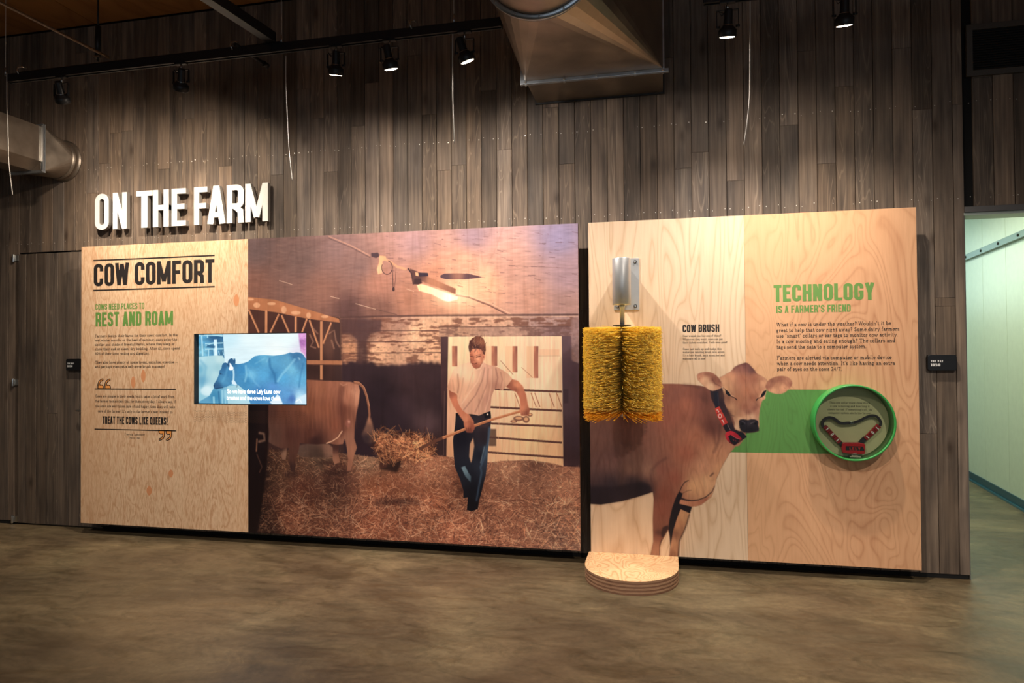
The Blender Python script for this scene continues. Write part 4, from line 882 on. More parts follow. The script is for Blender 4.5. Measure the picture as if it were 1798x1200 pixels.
# ------------------------------------------------------------------ wall of vertical planks
CEIL = 4.52
DX0, DX1, DZ1 = -5.845, -4.895, 2.487       # flush door
OX0, OZ1 = 1.992, 2.462                      # opening to the corridor
wall = tag(MB().box(-7.4, DX0, 0.021, 0.16, 0, CEIL).box(DX0, DX1, 0.021, 0.16, DZ1, CEIL).box(DX1, OX0-0.005, 0.021, 0.16, 0, CEIL).box(OX0-0.005, 3.9, 0.021, 0.16, OZ1+0.04, CEIL)
           .build('wall_back', M_dark), kind='structure')
def plank_mesh():
    """unit board: chamfered long edges, scaled to its own width and length"""
    c = 0.03; prof = [(0, 1), (0, 0.15), (c, 0), (1-c, 0), (1, 0.15), (1, 1)]
    v = [(x, y*0.019, 0) for x, y in prof]+[(x, y*0.019, 1) for x, y in prof]; n = 6
    f = [(i, (i+1) % n, n+(i+1) % n, n+i) for i in range(n)]+[tuple(range(n))[::-1], tuple(range(n, 2*n))]
    me = bpy.data.meshes.new('plank'); me.from_pydata(v, [], f); me.update()
    bm = bmesh.new(); bm.from_mesh(me); bmesh.ops.recalc_face_normals(bm, faces=bm.faces); bm.to_mesh(me); bm.free()
    me.materials.append(M_plank); return me
PM = plank_mesh()
def plank(x0, x1, z0, z1, tone, parent, y=0.001):
    o = bpy.data.objects.new('plank', PM); COL.objects.link(o); o.parent = parent
    g = 0.0016; o.location = (x0+g, y, z0+g*0.6); o.scale = (x1-x0-2*g, 1, z1-z0-1.2*g); o.color = (*tone, 1); return o
def tone(rg, base=None):
    v = base if base is not None else rg.choice([0.62, 0.72, 0.8, 0.86, 0.92, 0.98, 1.05, 1.14, 1.22])
    t = rg.uniform(-0.04, 0.05)
    return (v*(1+t), v, v*(1-t*1.2))
PW = 0.12262
joint_px = [(286,297),(394,292),(486,307),(371,194),(857,159),(884,263),(805,290),(555,208),(656,145),(752,201),(1190,297),(1199,295),(1292,317),(1385,220),(1452,287),(1622,192),(1662,523),(1634,762)]
joints = {}
for jx, jy in joint_px:
    P = at_y(jx, jy, 0); joints.setdefault(math.floor((P[0]+2.118)/PW), []).append(float(P[2]))
bright = {}
for bx, by, val in ((884, 300, 1.45), (160, 400, 1.15), (1300, 350, 0.8), (1118, 300, 0.6), (1136, 300, 0.62), (562, 300, 1.2), (690, 300, 1.2), (620, 60, 1.05), (535, 250, 0.72), (585, 250, 1.05),
                    (1640, 300, 0.85), (1725, 300, 0.75), (1500, 300, 0.9), (900, 350, 0.95), (1070, 300, 1.0), (1030, 300, 0.72), (1360, 300, 0.85), (1330, 300, 1.15)):
    P = at_y(bx, by, 0); bright[(math.floor((P[0]+2.118)/PW), by < 265 or None)] = val
rg = np.random.default_rng(5)
k0 = math.floor((-7.35+2.118)/PW); k1 = math.ceil((3.8+2.118)/PW)
for k in range(k0, k1):
    x0 = -2.118+k*PW; x1 = x0+PW; xm = (x0+x1)/2
    zlo = 0.03
    if DX0 < xm < DX1: zlo = DZ1+0.006
    if x1 > OX0: zlo = OZ1+0.006 if xm > OX0 else 0.03
    js = list(joints.get(k, []))
    if not js:
        js = [rg.uniform(2.9, 4.3)] if rg.random() < 0.55 else []
    if zlo < 1 and not any(j < 1.8 for j in js) and rg.random() < 0.35: js.append(rg.uniform(0.5, 1.9))
    if zlo < 1 and (k == math.floor((1.86+2.118)/PW)): js = [j for j in js if j > 1.0]
    zs = [zlo]+sorted(j for j in js if j > zlo+0.1)+[CEIL-0.005]
    for a, b in zip(zs, zs[1:]):
        base = bright.get((k, None)) if b < 4.0 or len(zs) == 2 else None
        plank(max(x0, -7.35), min(x1, OX0) if (x0 < OX0 < x1 and xm < OX0) else x1, a, b, tone(rg, base), wall)
# nail heads in two rows, far too small to pick apart
nb = MB(); g = np.random.default_rng(3)
for zrow in (3.222, 2.575):
    for k in range(k0, k1):
        for fx in (0.16, 0.84):
            if g.random() < (0.3 if zrow < 3 and k > 25 else 0.12): continue
            x = -2.118+(k+fx)*PW+g.uniform(-.006, .006); z = zrow+g.uniform(-.012, .012); r = g.uniform(0.0022, 0.0042)
            nb.add([(x+r*math.cos(t), -0.0012, z+r*math.sin(t)) for t in np.linspace(0, 2*math.pi, 7)[:-1]], [(0, 5, 4, 3, 2, 1)])
tag(nb.build('nail_heads', plain('nail_steel', (0.75, 0.70, 0.62), 0.35, 0.6), wall, fix=False), kind='stuff')
tag(MB().box(-7.4, DX0-0.01, 0.004, 0.02, 0, 0.028).box(DX1+0.01, OX0-0.012, 0.004, 0.02, 0, 0.028).build('baseboard_back', M_dark), kind='structure')

# flush door, clad in the same planks
door = tag(MB().box(DX0+0.006, DX1-0.006, 0.021, 0.075, 0.012, DZ1-0.006).build('door_1', M_dark), kind='structure')
n = 8; w = (DX1-DX0-0.012)/n
for i in range(n):
    x0 = DX0+0.006+i*w
    zs = [0.014, DZ1-0.006] if i not in (3, 6) else [0.014, (1.02, 0.75)[i == 6], DZ1-0.006]
    for a, b in zip(zs, zs[1:]): plank(x0, x0+w, a, b, tone(rg, rg.choice([0.6, 0.7, 0.78, 0.85])), door)
for z in (2.445, 1.30, 0.045):
    P = (DX0-0.004, -0.012, z)
    hg = MB().tube([(P[0], -0.012, z-0.035), (P[0], -0.012, z+0.035)], 0.011, 10).box(P[0]-0.012, P[0]+0.05, -0.006, 0.0, z-0.028, z+0.028)
    h_ = hg.build('hinge', M_steel, door, bevel=0.0015); h_['label'] = 'small steel hinge'
lv = MB().lathe([(0.0, 0), (0.026, 0), (0.026, 0.01), (0.012, 0.012), (0.011, 0.05), (0.0, 0.05)], Matrix.Translation((-4.965, 0.0, 1.054)) @ Matrix.Rotation(math.pi/2, 4, 'X'), 20)
lv.tube([(-4.965, -0.048, 1.054), (-5.0, -0.052, 1.054), (-5.105, -0.052, 1.054), (-5.118, -0.045, 1.054)], [0.010, 0.010, 0.0085, 0.008], 10)
h_ = lv.build('lever_handle', M_steel, door); h_['label'] = 'steel lever handle'

# opening on the right and its head frame
tag(MB().box(OX0-0.004, 3.85, -0.012, 0.17, OZ1+0.006, OZ1+0.046).build('trim_1', plain('aluminium_head', (0.16, 0.15, 0.145), 0.4, 0.6), bevel=0.002), kind='structure')
tag(MB().box(OX0-0.004, 3.85, 0.0, 0.17, OZ1-0.012, OZ1+0.006).build('trim_2', plain('pale_head_liner', (0.50, 0.58, 0.52), 0.4)), kind='structure')
tag(MB().box(OX0-0.006, OX0, 0.0, 0.165, 0.0, OZ1-0.012).build('trim_3', plain('jamb_liner', (0.12, 0.11, 0.10), 0.6)), kind='structure')

# ------------------------------------------------------------------ floor
def floor_material():
    m, nt, b = nodes_of('polished_concrete')
    tc = N(nt, 'ShaderNodeTexCoord'); P = tc.outputs['Object']
    n1 = N(nt, 'ShaderNodeTexNoise', inp={'Scale': 1.0, 'Detail': 7.0, 'Roughness': 0.62, 'Distortion': 0.5}); nt.links.new(mapping(nt, P, (1.1, 1.5, 1)), n1.inputs['Vector'])
    n2 = N(nt, 'ShaderNodeTexNoise', inp={'Scale': 1.0, 'Detail': 6.0, 'Roughness': 0.7, 'Distortion': 0.9}); nt.links.new(mapping(nt, P, (3.2, 8.5, 1), (3, 1, 0)), n2.inputs['Vector'])
    n3 = N(nt, 'ShaderNodeTexNoise', inp={'Scale': 30.0, 'Detail': 3.0}); nt.links.new(P, n3.inputs['Vector'])
    c1 = ramp(nt, [(0.30, srgb(82, 70, 55)), (0.46, srgb(102, 89, 70)), (0.60, srgb(120, 106, 83)), (0.76, srgb(146, 131, 104))]); nt.links.new(n1.outputs['Fac'], c1.inputs['Fac'])
    c2 = ramp(nt, [(0.36, (0.78, 0.75, 0.70)), (0.52, (1, 1, 1)), (0.66, (1.16, 1.14, 1.1)), (0.74, (1.45, 1.42, 1.34))]); nt.links.new(n2.outputs['Fac'], c2.inputs['Fac'])
    col = mix(nt, c1.outputs['Color'], c2.outputs['Color'], 1.0, 'MULTIPLY')
    c3 = ramp(nt, [(0.35, (0.9, 0.9, 0.9)), (0.65, (1.08, 1.08, 1.08))]); nt.links.new(n3.outputs['Fac'], c3.inputs['Fac'])
    col = mix(nt, col, c3.outputs['Color'], 1.0, 'MULTIPLY')
    n5 = N(nt, 'ShaderNodeTexNoise', inp={'Scale': 1.0, 'Detail': 8.0, 'Roughness': 0.75, 'Distortion': 1.6}); nt.links.new(mapping(nt, P, (2.2, 3.6, 1), (9, 4, 0)), n5.inputs['Vector'])
    c5 = ramp(nt, [(0.40, (0.74, 0.76, 0.74)), (0.50, (1, 1, 1)), (0.60, (1.0, 1.0, 1.0)), (0.66, (1.30, 1.30, 1.24))]); nt.links.new(n5.outputs['Fac'], c5.inputs['Fac'])
    col = mix(nt, col, c5.outputs['Color'], 1.0, 'MULTIPLY')
    n6 = N(nt, 'ShaderNodeTexNoise', inp={'Scale': 0.55, 'Detail': 2.0}); nt.links.new(P, n6.inputs['Vector'])
    c6 = ramp(nt, [(0.38, (1.06, 0.97, 0.88)), (0.62, (0.97, 0.98, 0.90))]); nt.links.new(n6.outputs['Fac'], c6.inputs['Fac'])
    col = mix(nt, col, c6.outputs['Color'], 1.0, 'MULTIPLY')
    nt.links.new(col, b.inputs['Base Color'])
    rr = ramp(nt, [(0.3, (0.30, 0.30, 0.30)), (0.7, (0.50, 0.50, 0.50))]); nt.links.new(n2.outputs['Fac'], rr.inputs['Fac']); nt.links.new(rr.outputs['Color'], b.inputs['Roughness'])
    bp = N(nt, 'ShaderNodeBump', inp={'Strength': 0.12, 'Distance': 0.004}); nt.links.new(n2.outputs['Fac'], bp.inputs['Height']); nt.links.new(bp.outputs[0], b.inputs['Normal'])
    return m
tag(MB().box(-8.5, 7.0, -9.8, 7.5, -0.1, 0.0).build('floor', floor_material()), kind='structure')

# ------------------------------------------------------------------ ceiling of plywood sheets
M_ceil = wood_mat('ceiling_plywood', srgb(168, 118, 66), srgb(140, 92, 50), k=5, w=0.2, rough=0.6)
ceil = tag(MB().box(-8.5, 7.0, -9.8, 0.16, CEIL+0.03, CEIL+0.15).build('ceiling', M_dark), kind='structure')
cm = MB().box(0, 1.212, 0, 2.43, 0, 0.02).mesh('ceiling_panel'); cm.materials.append(M_ceil)
for i in range(10):
    for j in range(3):
        o = bpy.data.objects.new('ceiling_panel', cm); COL.objects.link(o); o.parent = ceil
        o.location = (-7.4+i*1.22, 0.0-(j+1)*2.44, CEIL+0.006)

# ------------------------------------------------------------------ corridor beyond the opening
cA, cB = np.array([3.492, 3.669]), np.array([3.341, 2.295]); dirn = (cA-cB)/np.linalg.norm(cA-cB); nrm_ = np.array([dirn[1], -dirn[0]])
def corr(s_, off, z): p = cB+dirn*s_-nrm_*off; return (p[0], p[1], z)
def corr_box(s0, s1, o0, o1, z0, z1):
    mb = MB(); v = [corr(s0,o0,z0), corr(s1,o0,z0), corr(s1,o1,z0), corr(s0,o1,z0), corr(s0,o0,z1), corr(s1,o0,z1), corr(s1,o1,z1), corr(s0,o1,z1)]
    return mb.add(v, [(0,3,2,1),(4,5,6,7),(0,1,5,4),(1,2,6,5),(2,3,7,6),(3,0,4,7)])
M_cwall = plain('pale_wall_panel', srgb(214, 218, 200), 0.45, noise=0.03)
cw = tag(corr_box(-2.4, 4.5, -0.12, -0.012, 0.0, 3.1).build('wall_right', M_cwall), kind='structure')
for s0, s1 in ((-2.4, -1.19), (-1.185, 0.36), (0.365, 1.07), (1.075, 2.28), (2.285, 3.5), (3.505, 4.5)):
    corr_box(s0, s1, -0.012, 0.0, 0.0, 3.1).build('wall_panel', M_cwall, cw, bevel=0.0015)
tag(corr_box(-2.4, 4.5, 0.0, 0.012, 0.02, 0.10).build('baseboard_right', M_baseboard, bevel=0.003), kind='structure')
corr_box(-2.4, 4.5, 0.012, 0.03, 0.0, 0.022).build('shoe_mould', plain('teal_shoe', (0.03, 0.12, 0.17), 0.3), bpy.data.objects['baseboard_right'], bevel=0.003)
rail = empty('guard_rail', corr(0, 0.02, 2.62)); tag(rail, 'grey-green guard rail bolted along the pale corridor wall', 'rail')
def loc_child(o, parent): o.parent = parent; o.matrix_parent_inverse = Matrix.Translation(parent.location).inverted(); return o
loc_child(corr_box(-2.4, 4.5, 0.002, 0.045, 2.59, 2.655).build('rail_bar', M_rail, bevel=0.003), rail)
for s_ in (-0.12, 0.42, 0.96, 1.5, -0.66):
    p = corr(s_, 0.045, 2.622); o = MB().lathe([(0, 0), (0.014, 0), (0.014, 0.008), (0, 0.01)], Matrix.Translation(p) @ Matrix.Rotation(math.pi/2, 4, 'Y') @ Matrix.Rotation(math.pi, 4, 'X'), 12).build('bolt', M_blackmatt)
    loc_child(o, rail)
M_cback = plain('corridor_end_paint', srgb(200, 206, 192), 0.6, noise=0.02)
tag(MB().box(1.4, 5.0, 7.0, 7.1, 0, 3.1).build('wall_far', M_cback), kind='structure')
tag(MB().box(1.5, 1.6, 0.16, 7.1, 0, 3.1).build('wall_left', M_cback), kind='structure')
tag(MB().box(1.4, 5.0, 0.16, 7.1, 3.1, 3.2).build('ceiling_corridor', M_cback), kind='structure')
# aim points and power of the track spotlights: (px, py of the lens, target, beam power, spill power, colour, label)
WARM = (1.0, 0.86, 0.70); NEU = (1.0, 0.91, 0.83)
SPOTS = [
 (108, 181, (-4.75, -0.1, 2.3), 70, 26, WARM, 'black track spotlight at the far left end of the track, lens turned to the wall', True),
 (318, 160, (-4.1, -0.1, 2.0), 125, 46, WARM, 'black track spotlight above the white title, second from the left', True),
 (590, 132, (-2.6, -0.1, 1.1), 115, 30, NEU, 'lit black track spotlight above the barn photograph, right of the cross bar', True),
 (684, 122, (-1.55, -0.1, 1.1), 95, 24, WARM, 'tilted black track spotlight above the barn photograph, between two upright ones', True),
 (816, 109, (-0.5, -0.1, 1.1), 115, 30, NEU, 'black track spotlight nearest the right end of the long track', True),
 (1278, 65, (0.3, -0.1, 1.1), 125, 10, NEU, 'dim black track spotlight right of the big duct', True),
 (1483, 45, (1.15, -0.1, 1.1), 135, 8, WARM, 'bright black track spotlight at top right, last in the row', True),
]

# ------------------------------------------------------------------ display panels
T_PANEL = 0.032
img_mural = paint_mural(); img_cow = paint_cow()
M_ply_left = wood_mat('plywood_flecked', srgb(240, 206, 170), srgb(208, 162, 124), k=6, sc=(9, 1, 2.2), w=0.12, fleck=0.80, fleck_sc=(110, 1, 20), dist=1.2, blot=srgb(222, 176, 134), loc=(3, 0, 1))
M_mural = wood_mat('printed_mural', (1, 1, 1, 1), (0.6, 0.5, 0.42, 1), img=img_mural, k=8, sc=(3.2, 1, 0.7), fleck=0.15, print_grain=0.30, rough=0.38)
M_ply_cow = wood_mat('plywood_with_cow_print', srgb(238, 208, 176), srgb(212, 176, 140), img=img_cow, img_alpha=True, k=15, sc=(4.6, 1, 0.5), w=0.12, fleck=0.22, fleck_sc=(70, 1, 4), dist=0.5, loc=(1.5, 0, 2.2), print_grain=0.35, detail=1.2)
M_ply_tech = wood_mat('plywood_tan_figure', srgb(224, 172, 132), srgb(196, 140, 102), img=img_cow, img_alpha=True, k=24, sc=(2.0, 1, 0.85), w=0.14, fleck=0.30, fleck_sc=(80, 1, 4), dist=0.9, detail=2.2, loc=(7.3, 0, 0.4), blot=srgb(232, 184, 140), print_grain=0.35)
M_edge = plain('panel_edge', srgb(120, 88, 60), 0.6, noise=0.1)
# the screen opening straddles the joint between the first two sheets
SX0, SX1 = float(at_y(340.5, 640, PY)[0]), float(at_y(538.5, 640, PY)[0])
SZ0, SZ1 = float(at_y(440, 711.5, PY)[2]), float(at_y(440, 585.2, PY)[2])
def sheet(name, poly, mat, ux0, ux1, parent):
    mb = MB().prism(poly, PY, PY+T_PANEL); me = mb.mesh(name)
    bm = bmesh.new(); bm.from_mesh(me); bmesh.ops.recalc_face_normals(bm, faces=bm.faces)
    uvl = bm.loops.layers.uv.new('print')
    for f in bm.faces:
        for l in f.loops: l[uvl].uv = ((l.vert.co.x-ux0)/(ux1-ux0), (l.vert.co.z-ZB)/(ZT-ZB))
        f.material_index = 0 if abs(f.normal.y) > 0.9 else 1
    bm.to_mesh(me); bm.free(); me.materials.append(mat); me.materials.append(M_edge)
    return link(name, me, parent)
def panel_thing(name, label, cat, x, group=None):
    return tag(empty(name, (x, PY, ZB)), label, cat, group)
def child(o, parent):
    o.parent = parent; o.matrix_parent_inverse = Matrix.Translation(parent.location).inverted(); return o
t_left = panel_thing('display_board', 'pale plywood panel headed COW COMFORT with green REST AND ROAM text', 'board', XA)
g_ = 0.0012
child(sheet('plywood_sheet', [(XA, ZB), (XM-g_, ZB), (XM-g_, SZ0), (SX0, SZ0), (SX0, SZ1), (XM-g_, SZ1), (XM-g_, ZT), (XA, ZT)], M_ply_left, XA, XM, None), t_left)
t_mural = panel_thing('display_board', 'large barn photograph panel with a man forking straw behind brown cow', 'board', XM)
child(sheet('printed_sheet', [(XM, ZB), (XB, ZB), (XB, ZT), (XM, ZT), (XM, SZ1), (SX1, SZ1), (SX1, SZ0), (XM, SZ0)], M_mural, XM, XB, None), t_mural)
t_cow = panel_thing('display_board', 'pale plywood panel with COW BRUSH text and the body of the printed brown cow', 'board', XC)
child(sheet('plywood_sheet', [(XC, ZB), (XS-g_, ZB), (XS-g_, ZT), (XC, ZT)], M_ply_cow, XC, XE, None), t_cow)
t_tech = panel_thing('display_board', 'darker tan plywood panel headed TECHNOLOGY in green, rightmost in the row', 'board', XS)
child(sheet('plywood_sheet', [(XS, ZB), (XE, ZB), (XE, ZT), (XS, ZT)], M_ply_tech, XC, XE, None), t_tech)
for th, xa, xb in ((t_left, XA, XM), (t_mural, XM, XB), (t_cow, XC, XS), (t_tech, XS, XE)):
    for z in (ZB+0.10, ZB+2.2):
        child(MB().box(xa+0.08, xb-0.08, PY+T_PANEL+0.001, -0.001, z, z+0.06).build('batten', M_blackmatt), th)

# flat lettering
FY = PY-0.0006
def Z4(x, y): return 130+x/3.158, 420+y/3.158
def lines(tm, items, conv, cap, y, font, capu, gap, bold):
    for text, xa, ya, xb in items:
        p = conv(xa, ya); q = conv(xb, ya); tm.line(text, p[0], p[1], q[0], cap, y, font, capu, gap, bold)
slabf = lambda c: slab(c)
hd = lambda t: (lambda c: head_glyph(c, t))
tm = TextMesh(); tm.line('COW COMFORT', 164.6, 503.4, 376.6, 39.6, FY, hd(0.155), 1.0, 0.055)
child(tm.build('headline_lettering', M_ink, None), t_left)
tm = TextMesh(); tm.rule(164, 457.9, 377, 0.012, FY); tm.rule(164, 510.3, 377, 0.012, FY); tm.rule(166, 683.2, 309, 0.009, FY)
tm.rule(166, 753.9, 309, 0.009, FY)
child(tm.build('printed_rules', M_ink, None), t_left)
tm = TextMesh(); tm.line('COWS NEED PLACES TO', 167.4, 544.4, 253.4, 10.2, FY, hd(0.14), 1.0, 0.075); tm.line('REST AND ROAM', 167.8, 573.6, 303.9, 24.6, FY, hd(0.165), 1.0, 0.065)
child(tm.build('subheading_lettering', M_greenink, None), t_left)
tm = TextMesh()
lines(tm, [("Farmers design their barns for their cows' comfort. In the", 117, 545, 574), ("wet winter months or the heat of summer, cows enjoy the", 117, 569, 572),
           ("shelter and shade of freestall barns, where they sleep or", 117, 593, 558), ("chew their cud on clean, dry bedding. After all, cows spend", 117, 617, 588), ("60% of their time resting and digesting.", 117, 642, 419),
           ("They also have plenty of space to eat, socialize, exercise _", 117, 691, 578), ("and perhaps even get a self-serve brush massage!", 117, 714, 503),
           ("Cows are simple in their needs, but it takes a lot of work from", 118, 878, 558), ("the farmer to maintain that for them every day. I always say, if", 116, 905, 563),
           ("the cows are well taken care of and happy, then they will take", 119, 933, 560), ("care of the farmer! It's only in the farmer's best interest to", 132, 961, 546)], Z4, 4.6, FY, slabf, 0.72, 0.015, 1.2)
p = Z4(280, 1088); tm.line('Freynie Lancaster', p[0], p[1], Z4(393, 0)[0], 3.8, FY, slabf, 0.72, 0.015, 0.95)
p = Z4(305, 1106); tm.line('Deputy Ridge', p[0], p[1], Z4(368, 0)[0], 3.0, FY, slabf, 0.72, 0.01, 0.95)
child(tm.build('body_text', M_ink, None), t_left)
tm = TextMesh(); p = Z4(158, 1025); tm.line('TREAT THE COWS LIKE QUEENS!', p[0], p[1], Z4(519, 0)[0], 13.4, FY, hd(0.18), 1.0, 0.07)
child(tm.build('quote_line_lettering', M_ink, None), t_left)
# quotation marks: outlined shapes with orange fill
def quote_mark(xp, yp, flip):
    """(xp,yp): lower left corner in photograph pixels; built in metres"""
    P = at_y(xp, yp, FY); k = 0.0048*1.0; s = -1 if flip else 1
    tr = lambda pts: [(P[0]+s*(x)*k*1.0, P[2]+s*y*k*1.0) for x, y in pts]
    body = [(0, 0)]+[(0, 7)]+arc(12, 7, 12, 10.5, 180, 98, 8)+[(11.0, 15.2)]+arc(12.0, 6.6, 8.8, 8.2, 100, 168, 6)+[(4.4, 5.4)]+arc(7.0, 2.8, 4.6, 3.6, 130, 0, 8)+[(11.6, 0)]
    fill = [(0.8, 0.2)]+[(0.8, 6)]+arc(12, 7, 10.6, 8.6, 175, 150, 3)+[(4.6, 5.0)]+arc(7.0, 2.8, 4.0, 3.0, 130, 0, 8)+[(10.8, 0.2)]
    return tr(body), tr(fill)
for xp, yp, fl in ((172, 682.6, 0), (184.4, 682.8, 0), (289.0, 756.3, 1), (301.6, 756.8, 1)):
    b_, f_ = quote_mark(xp, yp, fl)
    L, R = outline(b_, 0.0075, True); n = len(L); qk = MB(); qf = MB()
    qk.add([(x, FY, z) for x, z in L+R], [(i, n+i, n+(i+1) % n, (i+1) % n) for i in range(n)])
    qf.add([(x, FY+0.0002, z) for x, z in b_], [tuple(range(len(b_)))])
    fo = child(link('quote_mark', qf.mesh('quote_mark'), None, M_orange), t_left)
    link('mark_outline', qk.mesh('mark_outline'), fo, M_ink)
# football-shaped veneer patches of the plywood
M_patch = plain('veneer_patch_wood', srgb(222, 152, 106), 0.5, noise=0.05)
for cx, cz_, h_, w_ in ((Z4(328, 795)+(62, 26)), (Z4(384, 760)+(66, 26)), (Z4(900, 340)+(62, 30)), (262, 862, 50, 30), (300, 832, 40, 26)):
    P = at_y(cx, cz_, FY); hh = h_/3.158*0.0042/2*1.25; ww = w_/3.158*0.0045/2*1.25
    pts = arc(0, 0, 1, 1, 0, 360, 20)[:-1]
    pt = MB().add([(P[0]+ww*x*(1-0.35*y*y), FY, P[2]+hh*y) for x, y in pts], [tuple(range(20))]); child(link('veneer_patch', pt.mesh('veneer_patch'), None, M_patch), t_left)
tm = TextMesh(); Z7 = lambda x, y: (1000+x/3, 360+y/3)
tm.line('COW BRUSH', 1198.6, 583.8, 1263, 13.2, FY, hd(0.17), 1.0, 0.07); child(tm.build('headline_lettering', M_ink, None), t_cow)
tm = TextMesh(); lines(tm, [('How would you like one of these?', 597, 696, 800), ('Whenever they want, cows can get', 597, 714, 807), ('their itches scratched. Feels sooo good!', 597, 731, 832), ('Cows just walk up and nudge this', 597, 765, 801),
    ('motorized rotating brush into action.', 597, 781, 820), ("It's a hair brush, back scratcher and", 597, 798, 818), ('massager all in one!', 597, 815, 718)], Z7, 3.6, FY, slabf, 0.72, 0.02, 1.1)
child(tm.build('body_text', M_ink, None), t_cow)
ZT_ = lambda x, y: (1300+x/3.530, 360+y/3.530)
tm = TextMesh(); tm.line('TECHNOLOGY', 1358.6, 530.3, 1535.6, 29.4, FY, hd(0.17), 1.0, 0.06); tm.line("IS A FARMER'S FRIEND", 1363, 549.9, 1493.8, 12.8, FY, hd(0.155), 1.0, 0.075)
child(tm.build('headline_lettering', M_greenink, None), t_tech)
tm = TextMesh(); lines(tm, [("What if a cow is under the weather? Wouldn't it be", 224, 754, 935), ('great to help that cow right away? Some dairy farmers', 223, 789, 987), ('use "smart" collars or ear tags to monitor cow activity.', 224, 823, 977),
    ('Is a cow moving and eating enough? The collars and', 224, 858, 960), ('tags send the data to a computer system.', 225, 892, 781), ('Farmers are alerted via computer or mobile device', 227, 959, 938), ("when a cow needs attention. It's like having an extra", 227, 994, 959), ('pair of eyes on the cows 24/7.', 227, 1029, 629)], ZT_, 6.6, FY, slabf, 0.72, 0.02, 1.2)
child(tm.build('body_text', M_ink, None), t_tech)
# perforated speaker field below the screen, half on each sheet
for th, xa, xb in ((t_left, SX0+0.004, XM-0.012), (t_mural, XM+0.012, SX1-0.01)):
    mb = MB(); za = float(at_y(340, 721.5, FY)[2]); r = 0.0021; row = 0
    while row < 11:
        x = xa+(0.006 if row % 2 else 0)
        while x < xb:
            z = za-row*0.0092
            mb.add([(x+r*math.cos(t), FY, z+r*math.sin(t)) for t in (0, 1.047, 2.094, 3.1416, 4.189, 5.236)], [(0, 5, 4, 3, 2, 1)]); x += 0.0125
        row += 1
    o = child(link('speaker_perforation', mb.mesh('speaker_perforation'), None, plain('perforation_dark', srgb(70, 40, 24), 0.8)), th); tag(o, kind='stuff')

# ------------------------------------------------------------------ video screen
scr = tag(empty('video_screen', (SX0, PY+0.05, SZ0)), 'flat video screen set into plywood showing blue cow picture with white caption', 'screen')
D = 0.052
rec = MB(); b0 = 0.004
for bx in ((SX0+0.0005, SX0+b0, SZ0+0.0005, SZ1-0.0005), (SX1-b0, SX1-0.0005, SZ0+0.0005, SZ1-0.0005), (SX0+b0, SX1-b0, SZ0+0.0005, SZ0+b0), (SX0+b0, SX1-b0, SZ1-b0, SZ1-0.0005)):
    rec.box(bx[0], bx[1], PY+0.001, PY+D, bx[2], bx[3])
child(rec.build('recess_liner', M_blackmatt, None), scr)
child(MB().box(SX0+b0, SX1-b0, PY+D, PY+D+0.045, SZ0+b0, SZ1-b0).build('screen_housing', M_black, None), scr)
VX0, VX1 = SX0+b0+0.003, SX1-b0-0.001; VZ0, VZ1 = SZ0+b0+0.002, SZ1-b0-0.002; VY = PY+D-0.001
img_scr = paint_screen(VX0, VX1, VZ0, VZ1, VY)
m, nt, b = nodes_of('lit_screen'); it = N(nt, 'ShaderNodeTexImage'); it.image = img_scr; it.extension = 'EXTEND'
uv = N(nt, 'ShaderNodeUVMap'); uv.uv_map = 'print'; nt.links.new(uv.outputs[0], it.inputs['Vector'])
b.inputs['Base Color'].default_value = (0.01, 0.01, 0.01, 1); b.inputs['Roughness'].default_value = 0.25
nt.links.new(it.outputs['Color'], b.inputs['Emission Color']); b.inputs['Emission Strength'].default_value = 0.97
me = bpy.data.meshes.new('picture'); me.from_pydata([(VX0, VY, VZ0), (VX1, VY, VZ0), (VX1, VY, VZ1), (VX0, VY, VZ1)], [], [(0, 1, 2, 3)])
ul = me.uv_layers.new(name='print')
for i, c in enumerate(((0, 0), (1, 0), (1, 1), (0, 1))): ul.data[i].uv = c
child(link('picture', me, None, m), scr)
M_caption = plain('caption_white', (0.9, 0.95, 0.95), 0.5, emit=(0.95, 1.0, 1.0), es=1.0)
def font_text(text, px0, py0, px1, cap_px, y, mat, name, bold=0.0):
    cu = bpy.data.curves.new(name, 'FONT'); cu.body = text; cu.size = 1.0; cu.offset = bold
    to = bpy.data.objects.new(name, cu); COL.objects.link(to); bpy.context.view_layer.update()
    me = bpy.data.meshes.new_from_object(to.evaluated_get(bpy.context.evaluated_depsgraph_get())); bpy.data.objects.remove(to); bpy.data.curves.remove(cu)
    co = np.array([v.co[:] for v in me.vertices]); x0, x1 = co[:, 0].min(), co[:, 0].max()
    a = at_y(px0, py0, y); b_ = at_y(px1, py0, y); c = at_y(px0, py0-cap_px, y); kx = (b_[0]-a[0])/(x1-x0); kz = (c[2]-a[2])/0.70
    for v in me.vertices: v.co = (a[0]+(v.co.x-x0)*kx, y, a[2]+v.co.y*kz)
    me.name = name; return link(name, me, None, mat)
S6 = lambda x, y: (330+x/6.314, 570+y/6.314)
for text, xa, ya, xb in (('So we have three Lely Luna cow', 438, 764, 1025), ('brushes and the cows love them', 430, 836, 1018)):
    p = S6(xa, ya); q = S6(xb, ya); child(font_text(text, p[0], p[1], q[0], 7.3, VY-0.001, M_caption, 'caption', 0.022), scr)

